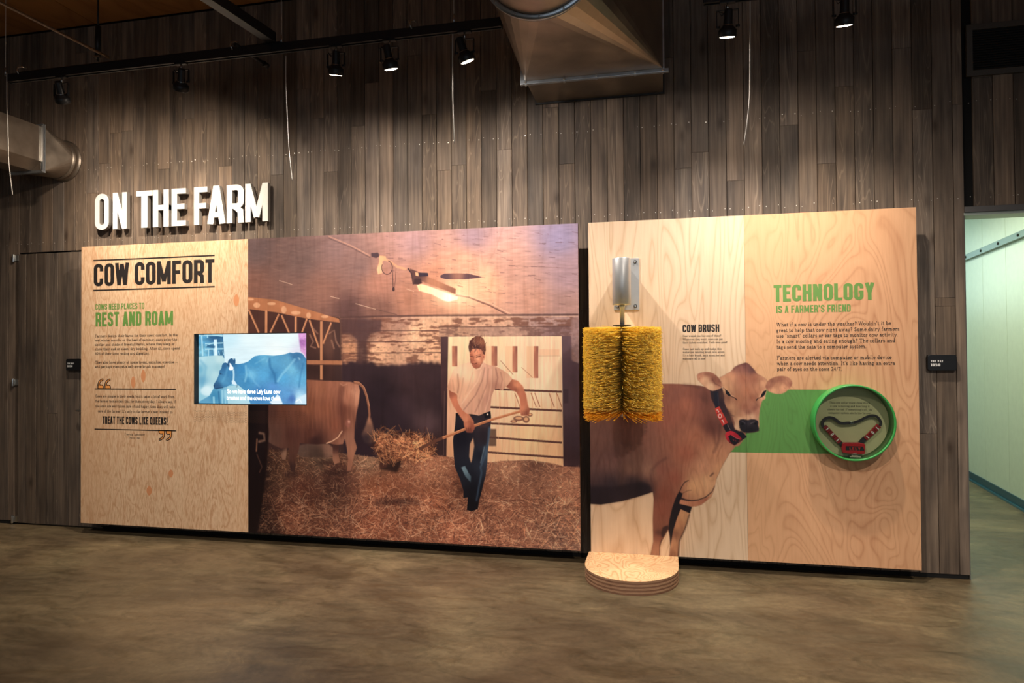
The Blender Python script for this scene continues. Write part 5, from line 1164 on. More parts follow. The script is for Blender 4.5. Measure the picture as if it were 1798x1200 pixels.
# ------------------------------------------------------------------ raised title ON THE FARM
spans = [('O', 500, 573), ('N', 594, 668), ('T', 718, 803), ('H', 805, 889), ('E', 904, 979), ('F', 1022, 1092), ('A', 1093, 1186), ('R', 1194, 1284), ('M', 1292, 1411)]
word = {0: 'ON', 1: 'ON', 2: 'THE', 3: 'THE', 4: 'THE', 5: 'FARM', 6: 'FARM', 7: 'FARM', 8: 'FARM'}
desc = {'O': 'round outline, leftmost letter of the title', 'N': 'second letter of the title', 'T': 'starts the word THE', 'H': 'middle of the word THE', 'E': 'ends the word THE',
        'F': 'starts the word FARM', 'A': 'second in the word FARM', 'R': 'third in the word FARM', 'M': 'widest letter, ends the title'}
zb_, zt_ = 2.652, 2.974
M_lside = plain('letter_side', (0.23, 0.20, 0.17), 0.6)  # sides darker than the white faces, their shade put into the colour
for i, (ch, a, b_) in enumerate(spans):
    x0 = float(at_y(a/3.0, 370, -0.062)[0]); x1 = float(at_y(b_/3.0, 370, -0.062)[0])
    th = tag(empty('raised_letter', (x0, -0.03, zb_)), 'white raised capital %s on plank wall, %s' % (ch, desc[ch]), 'letter', 'white letters of the wall title')
    o = child(extruded_glyph('letter_face', ch, x0, x1, zb_, zt_, -0.062, -0.024, 0.140, M_white, None, M_lside), th)
    for sx, sz in {'O': ((.16, .5), (.84, .5)), 'N': ((.16, .5), (.84, .5)), 'T': ((.5, .2), (.5, .7)), 'H': ((.16, .2), (.84, .8)), 'E': ((.16, .2), (.16, .8)), 'F': ((.16, .2), (.16, .8)), 'A': ((.2, .2), (.8, .2)), 'R': ((.16, .2), (.16, .8)), 'M': ((.12, .5), (.88, .5))}[ch]:
        q = (x0+(x1-x0)*sx, zb_+(zt_-zb_)*sz); child(MB().tube([(q[0], -0.024, q[1]), (q[0], 0.003, q[1])], 0.006, 6).build('standoff_pin', M_steel, None), th)

# ------------------------------------------------------------------ room signs
def sign(x0, x1, z0, z1, label, px):
    th = tag(empty('room_sign', (x0, 0, z0)), label, 'sign', 'room signs on the wall')
    mb = MB(); r = 0.014; pts = []
    for cx, cz, a0 in ((x1-r, z1-r, 0), (x0+r, z1-r, 90), (x0+r, z0+r, 180), (x1-r, z0+r, 270)): pts += arc(cx, cz, r, r, a0, a0+90, 3)
    mb.prism(pts, -0.032, -0.001); child(mb.build('sign_plate', plain('sign_black', (0.008, 0.008, 0.009), 0.35), None, bevel=0.0025), th)
    tm = TextMesh(); Wd = lambda c: head_glyph(c, 0.20)
    def wide(text, u0, v0, u1, cap):
        st, w = layout(text, Wd, 0.10); kx = (u1-u0)/w
        tm.strokes(st, lambda u, v: (u0+u*kx, -0.0326, v0+v*cap))
    dx = x1-x0
    wide('THE VAT', x0+dx*0.10, z0+0.058, x0+dx*0.53, 0.013); wide('1050', x0+dx*0.10, z0+0.031, x0+dx*0.43, 0.018)
    child(tm.build('sign_lettering', plain('sign_white', (0.8, 0.8, 0.78), 0.5), None), th)
sign(-5.245, -5.078, 1.408, 1.514, 'small black sign reading THE VAT 1050 on the flush door at left', 0)
sign(1.742, 1.918, 1.402, 1.510, 'small black sign reading THE VAT 1050 right of the tan plywood panel', 0)

# ------------------------------------------------------------------ half-round plywood step
st = tag(empty('step', (-0.235, -0.44, 0)), 'low half-round plywood step with layered edge on floor under the yellow brush', 'step')
XL, XR, YB = -0.546, 0.083, PY-0.002
def step_outline(grow=0.0):
    c = (XL+XR)/2; hw = (XR-XL)/2+grow; pts = [(c-hw, YB), (c-hw, -0.395)]
    pts += [(c-hw*math.cos(math.radians(a)), -0.395-(0.36+grow)*math.sin(math.radians(a))**0.92) for a in range(8, 173, 6)]
    return pts+[(c+hw, -0.395), (c+hw, YB)]
M_steptop = wood_mat('step_plywood', srgb(248, 208, 160), srgb(208, 142, 88), k=13, sc=(4.2, 2.4, 1), w=0.16, fleck=0.2, fleck_sc=(60, 60, 60), dist=1.4, detail=1.0, rough=0.4)
M_ply1 = wood_mat('ply_light', srgb(168, 132, 104), srgb(140, 104, 80), k=4, sc=(3, 3, 40), fleck=0.4, fleck_sc=(30, 30, 80), rough=0.55)
M_ply2 = wood_mat('ply_dark', srgb(134, 98, 76), srgb(112, 80, 62), k=4, sc=(3, 3, 40), fleck=0.4, fleck_sc=(30, 30, 80), rough=0.6)
z = 0.0; HS = 0.090
for i in range(8):
    h = HS/8
    child(MB().prism_z(step_outline(0.0 if i % 2 else -0.0012), z, z+h-0.0002).build('ply_layer', M_ply1 if i % 2 else M_ply2, None), st); z += h
child(MB().prism_z(step_outline(0.0005), z, z+0.0022).build('step_top', M_steptop, None), st)

# ------------------------------------------------------------------ yellow cow brush on its motor bracket
br = tag(empty('cow_brush', (-0.277, PY, 2.03)), 'yellow bristle cow brush hanging from a steel motor bracket on the pale panel', 'brush')
BX, BY = -0.279, -0.435
M_zinc = plain('brushed_zinc', (0.56, 0.56, 0.55), 0.38, 0.55, noise=0.05); M_boltm = plain('bolt_zinc', (0.75, 0.75, 0.74), 0.25, 0.9)
child(MB().box(-0.351, -0.169, PY-0.008, PY-0.0005, 1.845, 2.22).build('mounting_plate', M_zinc, None, bevel=0.002), br)
child(MB().box(-0.325, -0.232, BY+0.03, PY-0.009, 1.93, 2.14).build('bracket_arm', M_zinc, None, bevel=0.004), br)
child(MB().lathe([(0, 0), (0.060, 0), (0.0625, 0.003), (0.0625, 0.314), (0.060, 0.318), (0, 0.318)], Matrix.Translation((BX+0.001, BY, 1.866)), 40, True).build('motor_housing', M_zinc, None), br)
for x, z in ((-0.197, 2.192), (-0.197, 1.873), (-0.326, 1.873), (-0.326, 2.192)):
    wsh = MB().lathe([(0, 0), (0.0125, 0), (0.0125, 0.003), (0, 0.003)], Matrix.Translation((x, PY-0.0085, z)) @ Matrix.Rotation(math.pi/2, 4, 'X'), 18, False).build('washer', plain('washer_dark', (0.08, 0.08, 0.08), 0.4, 0.6), None)
    child(wsh, br)
    child(MB().lathe([(0, 0), (0.0085, 0), (0.0085, 0.007), (0.006, 0.009), (0, 0.009)], Matrix.Translation((x, PY-0.0117, z)) @ Matrix.Rotation(math.pi/2, 4, 'X'), 6, False).build('bolt', M_boltm, None), br)
child(MB().lathe([(0, 1.10), (0.0155, 1.10), (0.0155, 1.845), (0.019, 1.846), (0.019, 1.8655), (0, 1.8655)], Matrix.Translation((BX+0.003, BY, 0)), 20).build('shaft', M_zinc, None), br)
child(MB().lathe([(0.02, 1.722), (0.062, 1.722), (0.062, 1.728), (0.02, 1.728)], Matrix.Translation((BX, BY, 0)), 28).build('hub_disc', M_blackmatt, None), br)
child(MB().lathe([(0.018, 1.13), (0.048, 1.13), (0.048, 1.715), (0.018, 1.715)], Matrix.Translation((BX, BY, 0)), 28).build('brush_core', plain('amber_core', (0.30, 0.17, 0.03), 0.7), None), br)
def bristles():
    g = np.random.default_rng(17); V = []; F = []; mi = []
    rows = 40; z0, z1 = 1.120, 1.712; n = 0
    camdir = -math.pi/2+0.0                               # the parting runs down the front
    for r in range(rows):
        zz = z0+(z1-z0)*(r+0.5)/rows
        for c in range(118):                              # tufts round the core
            a = 2*math.pi*(c+0.5*(r % 2))/118
            d = (a-camdir+math.pi) % (2*math.pi)-math.pi   # angle from the parting
            if abs(d) > 2.0: 
                if g.random() < 0.5: continue
            for k in range(3):
                aa = a+g.normal(0, 0.02); dd = (aa-camdir+math.pi) % (2*math.pi)-math.pi
                push = g.uniform(0.02, 0.95)*math.exp(-(dd/1.0)**2)*(1 if dd > 0 else -1)
                at_ = aa+push+g.normal(0, 0.03)
                droop = -0.050*math.exp(-(at_-camdir)**2/0.30 if abs(at_-camdir) < 3 else -9)*abs(g.normal(1, 0.35))-0.006
                zr = zz+g.normal(0, 0.003); L = 0.258+g.normal(0, 0.006)
                low = (zz-z0)/(z1-z0)
                if low < 0.09: droop -= 0.035*(1-low/0.09)*abs(g.normal(0.8, 0.3)); L += g.normal(-0.004, 0.006)
                r0 = 0.045
                p0 = np.array([r0*math.cos(aa), r0*math.sin(aa), zr])
                rm = 0.16; am = aa+(at_-aa)*0.62
                p1 = np.array([rm*math.cos(am), rm*math.sin(am), zr+droop*0.35+g.normal(0, 0.002)])
                p2 = np.array([L*math.cos(at_), L*math.sin(at_), min(zr+droop+g.normal(0, 0.005), 1.717)])
                w = 0.0028; m = len(V)
                for p, ww in ((p0, w), (p1, w), (p2, w*0.8)):
                    t = p2-p0; t = t/np.linalg.norm(t); up = np.array([0, 0, 1.0]); s1 = np.cross(t, up); s1 /= np.linalg.norm(s1); s2 = np.cross(s1, t)
                    for q in range(3):
                        th = q*2.0944+0.5; V.append(p+(s1*math.cos(th)+s2*math.sin(th))*ww+np.array([BX, BY, 0]))
                for q in range(3):
                    q2 = (q+1) % 3
                    F.append((m+q, m+q2, m+3+q2, m+3+q)); F.append((m+3+q, m+3+q2, m+6+q2, m+6+q))
                F.append((m+6, m+7, m+8))
    me = bpy.data.meshes.new('bristles'); me.from_pydata([tuple(v) for v in V], [], F); me.update(); return me
m, nt, b = nodes_of('yellow_bristle')
geo = N(nt, 'ShaderNodeNewGeometry'); rc = ramp(nt, [(0.0, (1.0, 0.74, 0.16)), (0.3, (1.0, 0.85, 0.25)), (0.8, (1.0, 0.90, 0.34)), (1.0, (1.0, 0.96, 0.55))]); nt.links.new(geo.outputs['Random Per Island'], rc.inputs['Fac'])
sx = N(nt, 'ShaderNodeSeparateXYZ'); nt.links.new(geo.outputs['Position'], sx.inputs[0])
mr = N(nt, 'ShaderNodeMapRange', inp={'From Min': 1.13, 'From Max': 1.155}); nt.links.new(sx.outputs[2], mr.inputs[0])
nt.links.new(mix(nt, srgb(250, 184, 46), rc.outputs['Color'], mr.outputs[0]), b.inputs['Base Color'])   # the lowest tufts are orange
b.inputs['Roughness'].default_value = 0.45
trl = N(nt, 'ShaderNodeBsdfTranslucent', inp={'Color': (1.0, 0.84, 0.30, 1)}); ms = N(nt, 'ShaderNodeMixShader', inp={'Fac': 0.5})
nt.links.new(b.outputs[0], ms.inputs[1]); nt.links.new(trl.outputs[0], ms.inputs[2]); nt.links.new(ms.outputs[0], nt.nodes['Material Output'].inputs[0])
bo = child(link('bristles', bristles(), None, m), br); tag(bo, kind='stuff')

# ------------------------------------------------------------------ round green display case with the collar
CX, CZ, RO = 1.2185, 1.0655, 0.251; YF = -0.281
case = tag(empty('display_case', (CX, PY, CZ)), 'round green drum case projecting from the tan panel, with a glazed front', 'display case')
m_green = plain('green_lacquer', srgb(60, 158, 76), 0.30, noise=0.02, coat=0.3)
RX = Matrix.Translation((CX, 0, CZ)) @ Matrix.Rotation(math.pi/2, 4, 'X')     # local +z -> world -y
dr = MB().lathe([(RO, -PY+0.0005), (RO, -YF-0.002), (RO-0.002, -YF), (RO-0.010, -YF), (RO-0.012, -YF-0.002), (RO-0.012, -PY+0.0005), (RO, -PY+0.0005)], RX, 96)
child(dr.build('case_ring', m_green, None), case)
child(MB().lathe([(0, -PY+0.0005), (RO-0.0125, -PY+0.0005), (RO-0.0125, -PY+0.006), (0, -PY+0.006)], RX, 80, False).build('backing_disc', plain('khaki_backing', srgb(206, 196, 152), 0.6, noise=0.03), None), case)
mg, nt, b = nodes_of('case_glass'); b.inputs['Transmission Weight'].default_value = 1.0; b.inputs['Roughness'].default_value = 0.0; b.inputs['IOR'].default_value = 1.12; b.inputs['Base Color'].default_value = (0.97, 0.99, 0.97, 1)
nt.nodes.remove(b); gl = N(nt, 'ShaderNodeBsdfGlossy', inp={'Roughness': 0.02}); tp = N(nt, 'ShaderNodeBsdfTransparent', inp={'Color': (0.95, 0.98, 0.95, 1)}); fz = N(nt, 'ShaderNodeFresnel', inp={'IOR': 1.45}); ms = N(nt, 'ShaderNodeMixShader')
nt.links.new(fz.outputs[0], ms.inputs[0]); nt.links.new(tp.outputs[0], ms.inputs[1]); nt.links.new(gl.outputs[0], ms.inputs[2]); nt.links.new(ms.outputs[0], nt.nodes['Material Output'].inputs[0])
child(MB().lathe([(0, -YF-0.012), (RO-0.0128, -YF-0.012), (RO-0.0128, -YF-0.009), (0, -YF-0.009)], RX, 64, False).build('glass_front', mg, None), case)
YI = PY-0.0068
C7 = lambda x, y: (1410+x/7.058, 660+y/7.058)
tm = TextMesh()
for text, xa, ya, xb in (('This cow collar tracks how much', 326, 346, 833), ('a cow is moving and how long it', 338, 388, 826), ("chews its cud. If something's off, the", 305, 430, 860), ('computer system alerts the farmer.', 315, 472, 850)):
    p = C7(xa, ya); q = C7(xb, ya); tm.line(text, p[0], p[1], q[0], 3.6, YI, slabf, 0.72, 0.02, 1.1)
child(tm.build('case_text', M_ink, None), case)
YC = -0.195
def P7(x, y, yy=YC): p = C7(x, y); return at_y(p[0], p[1], yy)
col = tag(empty('cow_collar', tuple(P7(600, 700))), 'black strap cow collar with red number tags, inside the green case', 'collar')
def ribbon(pts, w, y0, y1):
    q = [P7(*p) for p in pts]; q2 = [(float(p[0]), float(p[2])) for p in q]
    # smooth the path
    for _ in range(2):
        s = [q2[0]]
        for a, b2 in zip(q2, q2[1:]): s += [(a[0]*.75+b2[0]*.25, a[1]*.75+b2[1]*.25), (a[0]*.25+b2[0]*.75, a[1]*.25+b2[1]*.75)]
        q2 = s+[q2[-1]]
    L, R = outline(q2, w); n = len(L); mb = MB()
    v = [(x, y0, z) for x, z in L+R]+[(x, y1, z) for x, z in L+R]; m_ = 2*n; f = []
    for i in range(n-1):
        j = i+1; f += [(i, n+i, n+j, j), (m_+i, m_+j, m_+n+j, m_+n+i), (i, j, m_+j, m_+i), (n+i, m_+n+i, m_+n+j, n+j)]
    f += [(0, m_, m_+n, n), (n-1, 2*n-1, m_+2*n-1, m_+n-1)]
    return mb.add(v, f)
M_strap = plain('black_webbing', (0.02, 0.016, 0.022), 0.6, noise=0.2); M_red = plain('red_plastic', srgb(190, 26, 34), 0.3, noise=0.05, coat=0.3); M_dred = plain('dark_red_tag', srgb(140, 22, 26), 0.4, noise=0.1)
child(ribbon([(255,640),(236,600),(250,550),(300,520),(360,520),(410,548),(450,585),(500,592),(560,585),(600,588)], 0.019, YC-0.004, YC+0.004).build('strap', M_strap, None), col)
child(ribbon([(600,588),(650,578),(710,555),(780,515),(850,492),(910,500),(950,545),(968,590),(950,625)], 0.016, YC-0.004, YC+0.004).build('strap', M_strap, None), col)
child(ribbon([(430,800),(475,850),(520,890)], 0.026, YC-0.004, YC+0.004).build('strap', M_strap, None), col)
child(ribbon([(770,775),(730,815),(700,850)], 0.030, YC-0.004, YC+0.004).build('strap', M_strap, None), col)
M_digit = plain('digit_white', (0.85, 0.84, 0.8), 0.5)
def tagset(p0, p1, w, order):
    a = P7(*p0); b2 = P7(*p1); n = 3
    for i in range(n):
        u0, u1 = i/n+0.008, (i+1)/n-0.008
        A = a+(b2-a)*u0; B = a+(b2-a)*u1; d = (B-A); L = math.hypot(d[0], d[2]); dx, dz = d[0]/L, d[2]/L; nx, nz = -dz, dx
        pts = [(A[0]+nx*w/2, A[2]+nz*w/2), (B[0]+nx*w/2, B[2]+nz*w/2), (B[0]-nx*w/2, B[2]-nz*w/2), (A[0]-nx*w/2, A[2]-nz*w/2)]
        t_ = child(MB().prism(pts, YC-0.012, YC+0.006).build('number_tag', M_dred, None, bevel=0.002), col)
        tm = TextMesh(); ch = order[i]; wch, gch = head_glyph(ch, 0.17); cx, cz = (A[0]+B[0])/2, (A[2]+B[2])/2; hgt = 0.024
        # digits stand across the strap
        sg = 1
        tm.strokes(gch, lambda u, v: (cx+((u-wch/2)*dx*1.25*(-1 if dx*0 else 1)+(v-0.5)*nx)*hgt*sg, YC-0.0128, cz+((u-wch/2)*dz*1.25+(v-0.5)*nz)*hgt*sg))
        o = tm.build('digit', M_digit, None); o.parent = t_
tagset((262, 625), (455, 830), 0.0285, '101'); tagset((945, 620), (765, 785), 0.0285, '101')
child(ribbon([(915, 600), (785, 735)], 0.006, YC-0.014, YC+0.0).build('tag_rim', M_red, None), col)
dv = [(478, 835), (500, 824), (680, 824), (740, 838), (762, 850), (760, 960), (735, 968), (560, 962), (480, 950), (468, 900)]
dvp = [(float(P7(*p)[0]), float(P7(*p)[2])) for p in dv]
child(MB().prism(dvp, YC-0.024, YC+0.008).build('transponder', M_red, None, bevel=0.005), col)
def rect7(x0, y0, x1, y1): return [(float(P7(x, y)[0]), float(P7(x, y)[2])) for x, y in ((x0, y1), (x1, y1), (x1, y0), (x0, y0))]
child(MB().prism([(float(P7(x, y)[0])+0.002, float(P7(x, y)[2])) for x, y in ((512, 866), (728, 874), (744, 925), (512, 918))], YC-0.0252, YC-0.02).build('label_plate', M_blackmatt, None), col)
tm = TextMesh(); st_, w_ = layout('LELY', lambda c: head_glyph(c, 0.15), 0.14); a = P7(560, 916); kx = (P7(695, 916)[0]-a[0])/w_
tm.strokes(st_, lambda u, v: (a[0]+0.002+u*kx, YC-0.0257, a[2]+0.001+v*0.0185)); child(tm.build('transponder_lettering', plain('red_lettering', srgb(214, 50, 48), 0.4), None), col)
tm = TextMesh()
for cx_ in (622, 642):
    c_ = P7(cx_, 956); tm.strokes([(arc(0, 0, 0.0035, 0.0030, 0, 360, 10)[:-1], True, 0.0012)], lambda u, v: (c_[0]+u, YC-0.0246, c_[2]+v))
child(tm.build('transponder_mark', M_digit, None), col)
bk = MB()
for cx_ in (590, 612): c_ = P7(cx_, 583, YC-0.004); bk.tube([(c_[0]+0.004*math.cos(t), c_[1]-0.003, c_[2]+0.0065*math.sin(t)) for t in np.linspace(0, 2*math.pi, 13)], 0.0016, 6, False)
child(bk.build('buckle', M_steel, None), col)
# clear stand under the transponder
stp = MB(); c_ = P7(640, 1000, YC); stp.box(c_[0]-0.035, c_[0]+0.035, YC-0.02, PY-0.007, c_[2]-0.004, c_[2]+0.002); stp.box(c_[0]-0.02, c_[0]+0.02, YC-0.004, YC, c_[2]+0.002, P7(640, 965)[2])
child(stp.build('collar_rest', plain('clear_rest', (0.45, 0.42, 0.30), 0.2), None), case)

# ------------------------------------------------------------------ ducts
def duct_metal(name, col=(0.34, 0.28, 0.225), rough=0.36):
    m, nt, b = nodes_of(name)
    tc = N(nt, 'ShaderNodeTexCoord'); n1 = N(nt, 'ShaderNodeTexNoise', inp={'Scale': 5.0, 'Detail': 4.0, 'Roughness': 0.6}); nt.links.new(tc.outputs['Object'], n1.inputs['Vector'])
    r = ramp(nt, [(0.3, tuple(c*0.8 for c in col)), (0.7, tuple(min(1, c*1.2) for c in col))]); nt.links.new(n1.outputs['Fac'], r.inputs['Fac']); nt.links.new(r.outputs['Color'], b.inputs['Base Color'])
    rr = ramp(nt, [(0.3, (rough*0.8,)*3), (0.7, (rough*1.25,)*3)]); nt.links.new(n1.outputs['Fac'], rr.inputs['Fac']); nt.links.new(rr.outputs['Color'], b.inputs['Roughness'])
    b.inputs['Metallic'].default_value = 0.85; return m
M_duct = duct_metal('galvanised_duct'); M_flange = plain('bright_galvanised_flange', (0.50, 0.54, 0.58), 0.32, 0.9, noise=0.15); M_seal = plain('black_duct_sealant', (0.008, 0.008, 0.008), 0.5)
def transition(rect, ry, cx, cz, r, cy, n_side=8):
    """square-to-round sheet metal piece: rect=(x0,x1,z0,z1) at y=ry, circle at y=cy"""
    x0, x1, z0, z1 = rect; mx, mz = (x0+x1)/2, (z0+z1)/2; A = []; B = []
    corners = [(x1, z1), (x0, z1), (x0, z0), (x1, z0)]
    for q in range(4):
        for i in range(n_side+1):
            t = math.radians(q*90+90*i/n_side); A.append((corners[q][0], ry, corners[q][1])); B.append((cx+r*math.cos(t), cy, cz+r*math.sin(t)))
    n = len(A); mb = MB(); mb.add(A+B, [(i, (i+1) % n, n+(i+1) % n, n+i) for i in range(n)])
    return mb
du = tag(empty('air_duct', (-0.46, 0, 3.75)), 'large galvanised air duct changing from round to square above the panels', 'duct')
R0 = (-0.935, 0.012, 3.462, 4.06); YFL = -0.434
child(MB().box(R0[0], R0[1], YFL, -0.001, R0[2], R0[3]).build('square_duct', M_duct, None, bevel=0.004), du)
sl = MB(); s_ = 0.012
for bx in ((R0[0]-s_, R0[1]+s_, R0[2]-s_, R0[2]+0.001), (R0[0]-s_, R0[1]+s_, R0[3]-0.001, R0[3]+s_), (R0[0]-s_, R0[0]+0.001, R0[2], R0[3]), (R0[1]-0.001, R0[1]+s_, R0[2], R0[3])): sl.box(bx[0], bx[1], -0.014, -0.0005, bx[2], bx[3])
child(sl.build('sealant_bead', M_seal, None), du)
for yy in (YFL-0.016, YFL+0.001):
    fm = MB(); e = 0.038
    for bx in ((R0[0]-e, R0[1]+e, R0[2]-e+0.015, R0[2]), (R0[0]-e, R0[1]+e, R0[3], R0[3]+e), (R0[0]-e, R0[0], R0[2], R0[3]), (R0[1], R0[1]+e*0.3, R0[2], R0[3])): fm.box(bx[0], bx[1], yy, yy+0.014, bx[2], bx[3])
    child(fm.build('flange', M_flange, None, bevel=0.002), du)
for fx in (0.02, 0.30, 0.53, 0.80, 0.99):
    x = R0[0]-0.02+(R0[1]-R0[0]+0.03)*fx
    child(MB().tube([(x, YFL-0.024, R0[2]-0.010), (x, YFL+0.022, R0[2]-0.010)], 0.008, 6).box(x-0.007, x+0.007, YFL-0.012, YFL+0.010, R0[2]-0.030, R0[2]-0.016).build('flange_clip', M_steel, None), du)
RC, RR, RY = (-0.665, 3.775), 0.335, -1.38
child(transition((R0[0], R0[1], R0[2], R0[3]), YFL-0.016, RC[0], RC[1], RR-0.006, RY+0.01).build('square_to_round_piece', M_duct, None), du)
MT = lambda y, x, z: Matrix.Translation((x, y, z)) @ Matrix.Rotation(math.pi/2, 4, 'X')
child(MB().lathe([(RR-0.008, -0.012), (RR+0.016, -0.012), (RR+0.016, 0.0), (RR+0.020, 0.004), (RR+0.020, 0.016), (RR-0.008, 0.016)], MT(RY, RC[0], RC[1]), 72).build('round_flange', M_flange, None), du)
child(MB().lathe([(RR-0.01, 0.012), (RR-0.01, 2.6)], MT(RY, RC[0], RC[1]), 72).build('round_duct', M_duct, None), du)
for a in range(0, 360, 24):
    t = math.radians(a+6); child(MB().lathe([(0, 0), (0.006, 0), (0.006, 0.005), (0, 0.006)], MT(RY-0.0165, RC[0]+(RR+0.006)*math.cos(t), RC[1]+(RR+0.006)*math.sin(t)), 6, False).build('bolt', M_steel, None), du)

dl = tag(empty('air_duct', (-5.30, 0, 3.31)), 'smaller galvanised duct entering the plank wall through a round collar, top left', 'duct')
QC, QR, QY = (-5.302, 3.309), 0.172, -0.30
rect = (-5.50, -5.205, 3.140, 3.515)
child(transition(rect, QY, QC[0], QC[1], QR, -0.075).build('square_to_round_piece', M_duct, None), dl)
child(MB().lathe([(QR, 0.0005), (QR+0.016, 0.0005), (QR+0.016, 0.008), (QR+0.004, 0.010), (QR+0.004, 0.045), (QR+0.007, 0.048), (QR+0.007, 0.056), (QR+0.003, 0.060), (QR+0.003, 0.08), (QR, 0.08), (QR, 0.0005)], MT(0, QC[0], QC[1]), 56).build('wall_collar', M_duct, None), dl)
x0, x1, z0, z1 = rect; c = 0.075
prof = [(x0, z0), (x1-0.10, z0), (x1, z0+c), (x1, z1), (x0, z1)]  # lower corner facet added to shape the reflected light band along the duct
child(MB().prism(prof, -4.6, QY-0.03).build('square_duct', M_duct, None), dl)
child(MB().box(x0, x1, QY-0.0295, QY-0.0275, z0, z1).build('end_sheet', M_duct, None), dl)
for yy in (QY-0.029, QY-0.012):
    fm = MB(); e = 0.022
    for bx in ((x0-e, x1+e, z0-e, z0), (x0-e, x1+e, z1, z1+e), (x0-e, x0, z0, z1), (x1, x1+e, z0, z1)): fm.box(bx[0], bx[1], yy, yy+0.011, bx[2], bx[3])
    child(fm.build('flange', M_flange, None, bevel=0.002), dl)
for z in (z0-0.006, z1+0.006): child(MB().tube([(x1+0.010, QY-0.036, z), (x1+0.010, QY+0.006, z)], 0.006, 6).build('flange_bolt', M_steel, None), dl)

# ------------------------------------------------------------------ lighting tracks, rods and cables
YT = -0.9
def track(x0, x1, z0, label, seams, grp):
    th = tag(empty('lighting_track', (x0, YT, z0)), label, 'lighting track', grp); w = 0.022
    mb = MB(); xs = [x0]+seams+[x1]
    for a, b2 in zip(xs, xs[1:]):
        q = MB().box(a+0.001, b2-0.001, YT-w, YT+w, z0+0.006, z0+0.058).box(a+0.001, b2-0.001, YT-w, YT-w+0.010, z0, z0+0.006).box(a+0.001, b2-0.001, YT+w-0.010, YT+w, z0, z0+0.006)
        child(q.build('track_length', M_trk, None), th)
    child(MB().box(x0-0.004, x0, YT-w-0.003, YT+w+0.003, z0-0.002, z0+0.062).build('end_cap', M_black, None), th); child(MB().box(x1, x1+0.004, YT-w-0.003, YT+w+0.003, z0-0.002, z0+0.062).build('end_cap', M_black, None), th)
    return th
M_trk = plain('track_black', (0.020, 0.022, 0.025), 0.38, 0.4)
ZTK = 3.642
t1 = track(-4.885, -1.003, ZTK, 'long black lighting track hung over the left panels', [-3.6, -2.64], 'lighting tracks')
t2 = track(0.256, 3.4, ZTK, 'black lighting track hung over the right panels at top right', [1.6], 'lighting tracks')
cr = tag(empty('cross_bar', (-2.66, -0.93, ZTK+0.06)), 'black bar running toward the viewer off the long lighting track', 'bar')
d = Vector((-2.70+0.08*0, -3.2, ZTK+0.065))
cb = MB(); dxy = (-2.707+2.628)/(-1.544+0.80)
for a_, b2 in (((-2.632, -0.924), (-2.632+dxy*(-3.0), -3.9)),):
    w = 0.034; cb.add([(a_[0]-w, a_[1], ZTK+0.060), (a_[0]+w, a_[1], ZTK+0.060), (b2[0]+w, b2[1], ZTK+0.060), (b2[0]-w, b2[1], ZTK+0.060), (a_[0]-w, a_[1], ZTK+0.13), (a_[0]+w, a_[1], ZTK+0.13), (b2[0]+w, b2[1], ZTK+0.13), (b2[0]-w, b2[1], ZTK+0.13)],
                     [(0,3,2,1),(4,5,6,7),(0,1,5,4),(1,2,6,5),(2,3,7,6),(3,0,4,7)])
child(cb.build('bar', M_trk, None), cr); child(MB().box(-2.70, -2.57, -0.928, -0.872, ZTK+0.059, ZTK+0.066).build('joining_plate', M_black, None), cr)
stub = tag(empty('conduit_stub', (-2.885, -0.88, ZTK+0.07)), 'short black conduit end poking out beneath the long track', 'conduit')
child(MB().tube([(-2.90, -0.95, ZTK+0.068), (-2.885, -0.60, ZTK+0.068)], 0.014, 10).build('pipe', M_black, None), stub)
child(MB().tube([(-2.886, -0.625, ZTK+0.068), (-2.884, -0.575, ZTK+0.068)], 0.020, 12).build('end_cap', M_black, None), stub)
pipe = tag(empty('conduit', (-3.0, -0.83, ZTK+0.11)), 'thin dark conduit running just above the long lighting track', 'conduit')
child(MB().tube([(-4.87, -0.845, ZTK+0.093), (-2.70, -0.845, ZTK+0.093)], 0.011, 10).build('pipe', M_black, None), pipe)
for hx, hy in ((33, 122), (408, 80), (723, 40)):
    P = at_y(hx, hy, -0.925)
    hk = MB().tube([(P[0], -0.926, ZTK+0.045), (P[0]-0.012, -0.930, ZTK+0.072), (P[0]-0.008, -0.925, ZTK+0.098), (P[0]+0.006, -0.90, ZTK+0.112), (P[0]+0.012, -0.87, ZTK+0.112)], 0.0045, 6)
    tag(hk.build('track_hook', M_steel, None), {33: 'small bright hook over the long track, nearest its left end', 408: 'small bright hook over the long track left of the cross bar', 723: 'small bright hook over the long track near its right end'}[hx], 'hook', 'track hooks')
rod = tag(empty('conduit', (-3.945, -1.4, ZTK+0.06)), 'thin brown conduit slanting across the top left corner under the ceiling', 'conduit')
child(MB().tube([(-3.93, -0.96, ZTK+0.075), (-4.02, -3.6, ZTK+0.075)], 0.010, 8).build('pipe', plain('brown_conduit', (0.16, 0.11, 0.07), 0.5, 0.3), None), rod)
for hx, zz in ((172, ZTK+0.07),):
    P = at_y(hx, 96, -0.95); hg = tag(empty('hanger', (P[0], -0.95, CEIL)), 'dark threaded hanger dropping from the wooden ceiling to the left track', 'hanger')
    child(MB().tube([(P[0], -0.95, ZTK+0.06), (P[0], -0.95, CEIL+0.004)], 0.006, 6).build('threaded_rod', M_black, None), hg)
    child(MB().tube([(P[0], -0.95, ZTK+0.10), (P[0], -0.95, ZTK+0.32)], 0.020, 10).build('sleeve', M_black, None), hg); child(MB().box(P[0]-0.028, P[0]+0.018, -0.965, -0.935, ZTK+0.088, ZTK+0.098).build('clamp', M_steel, None), hg)
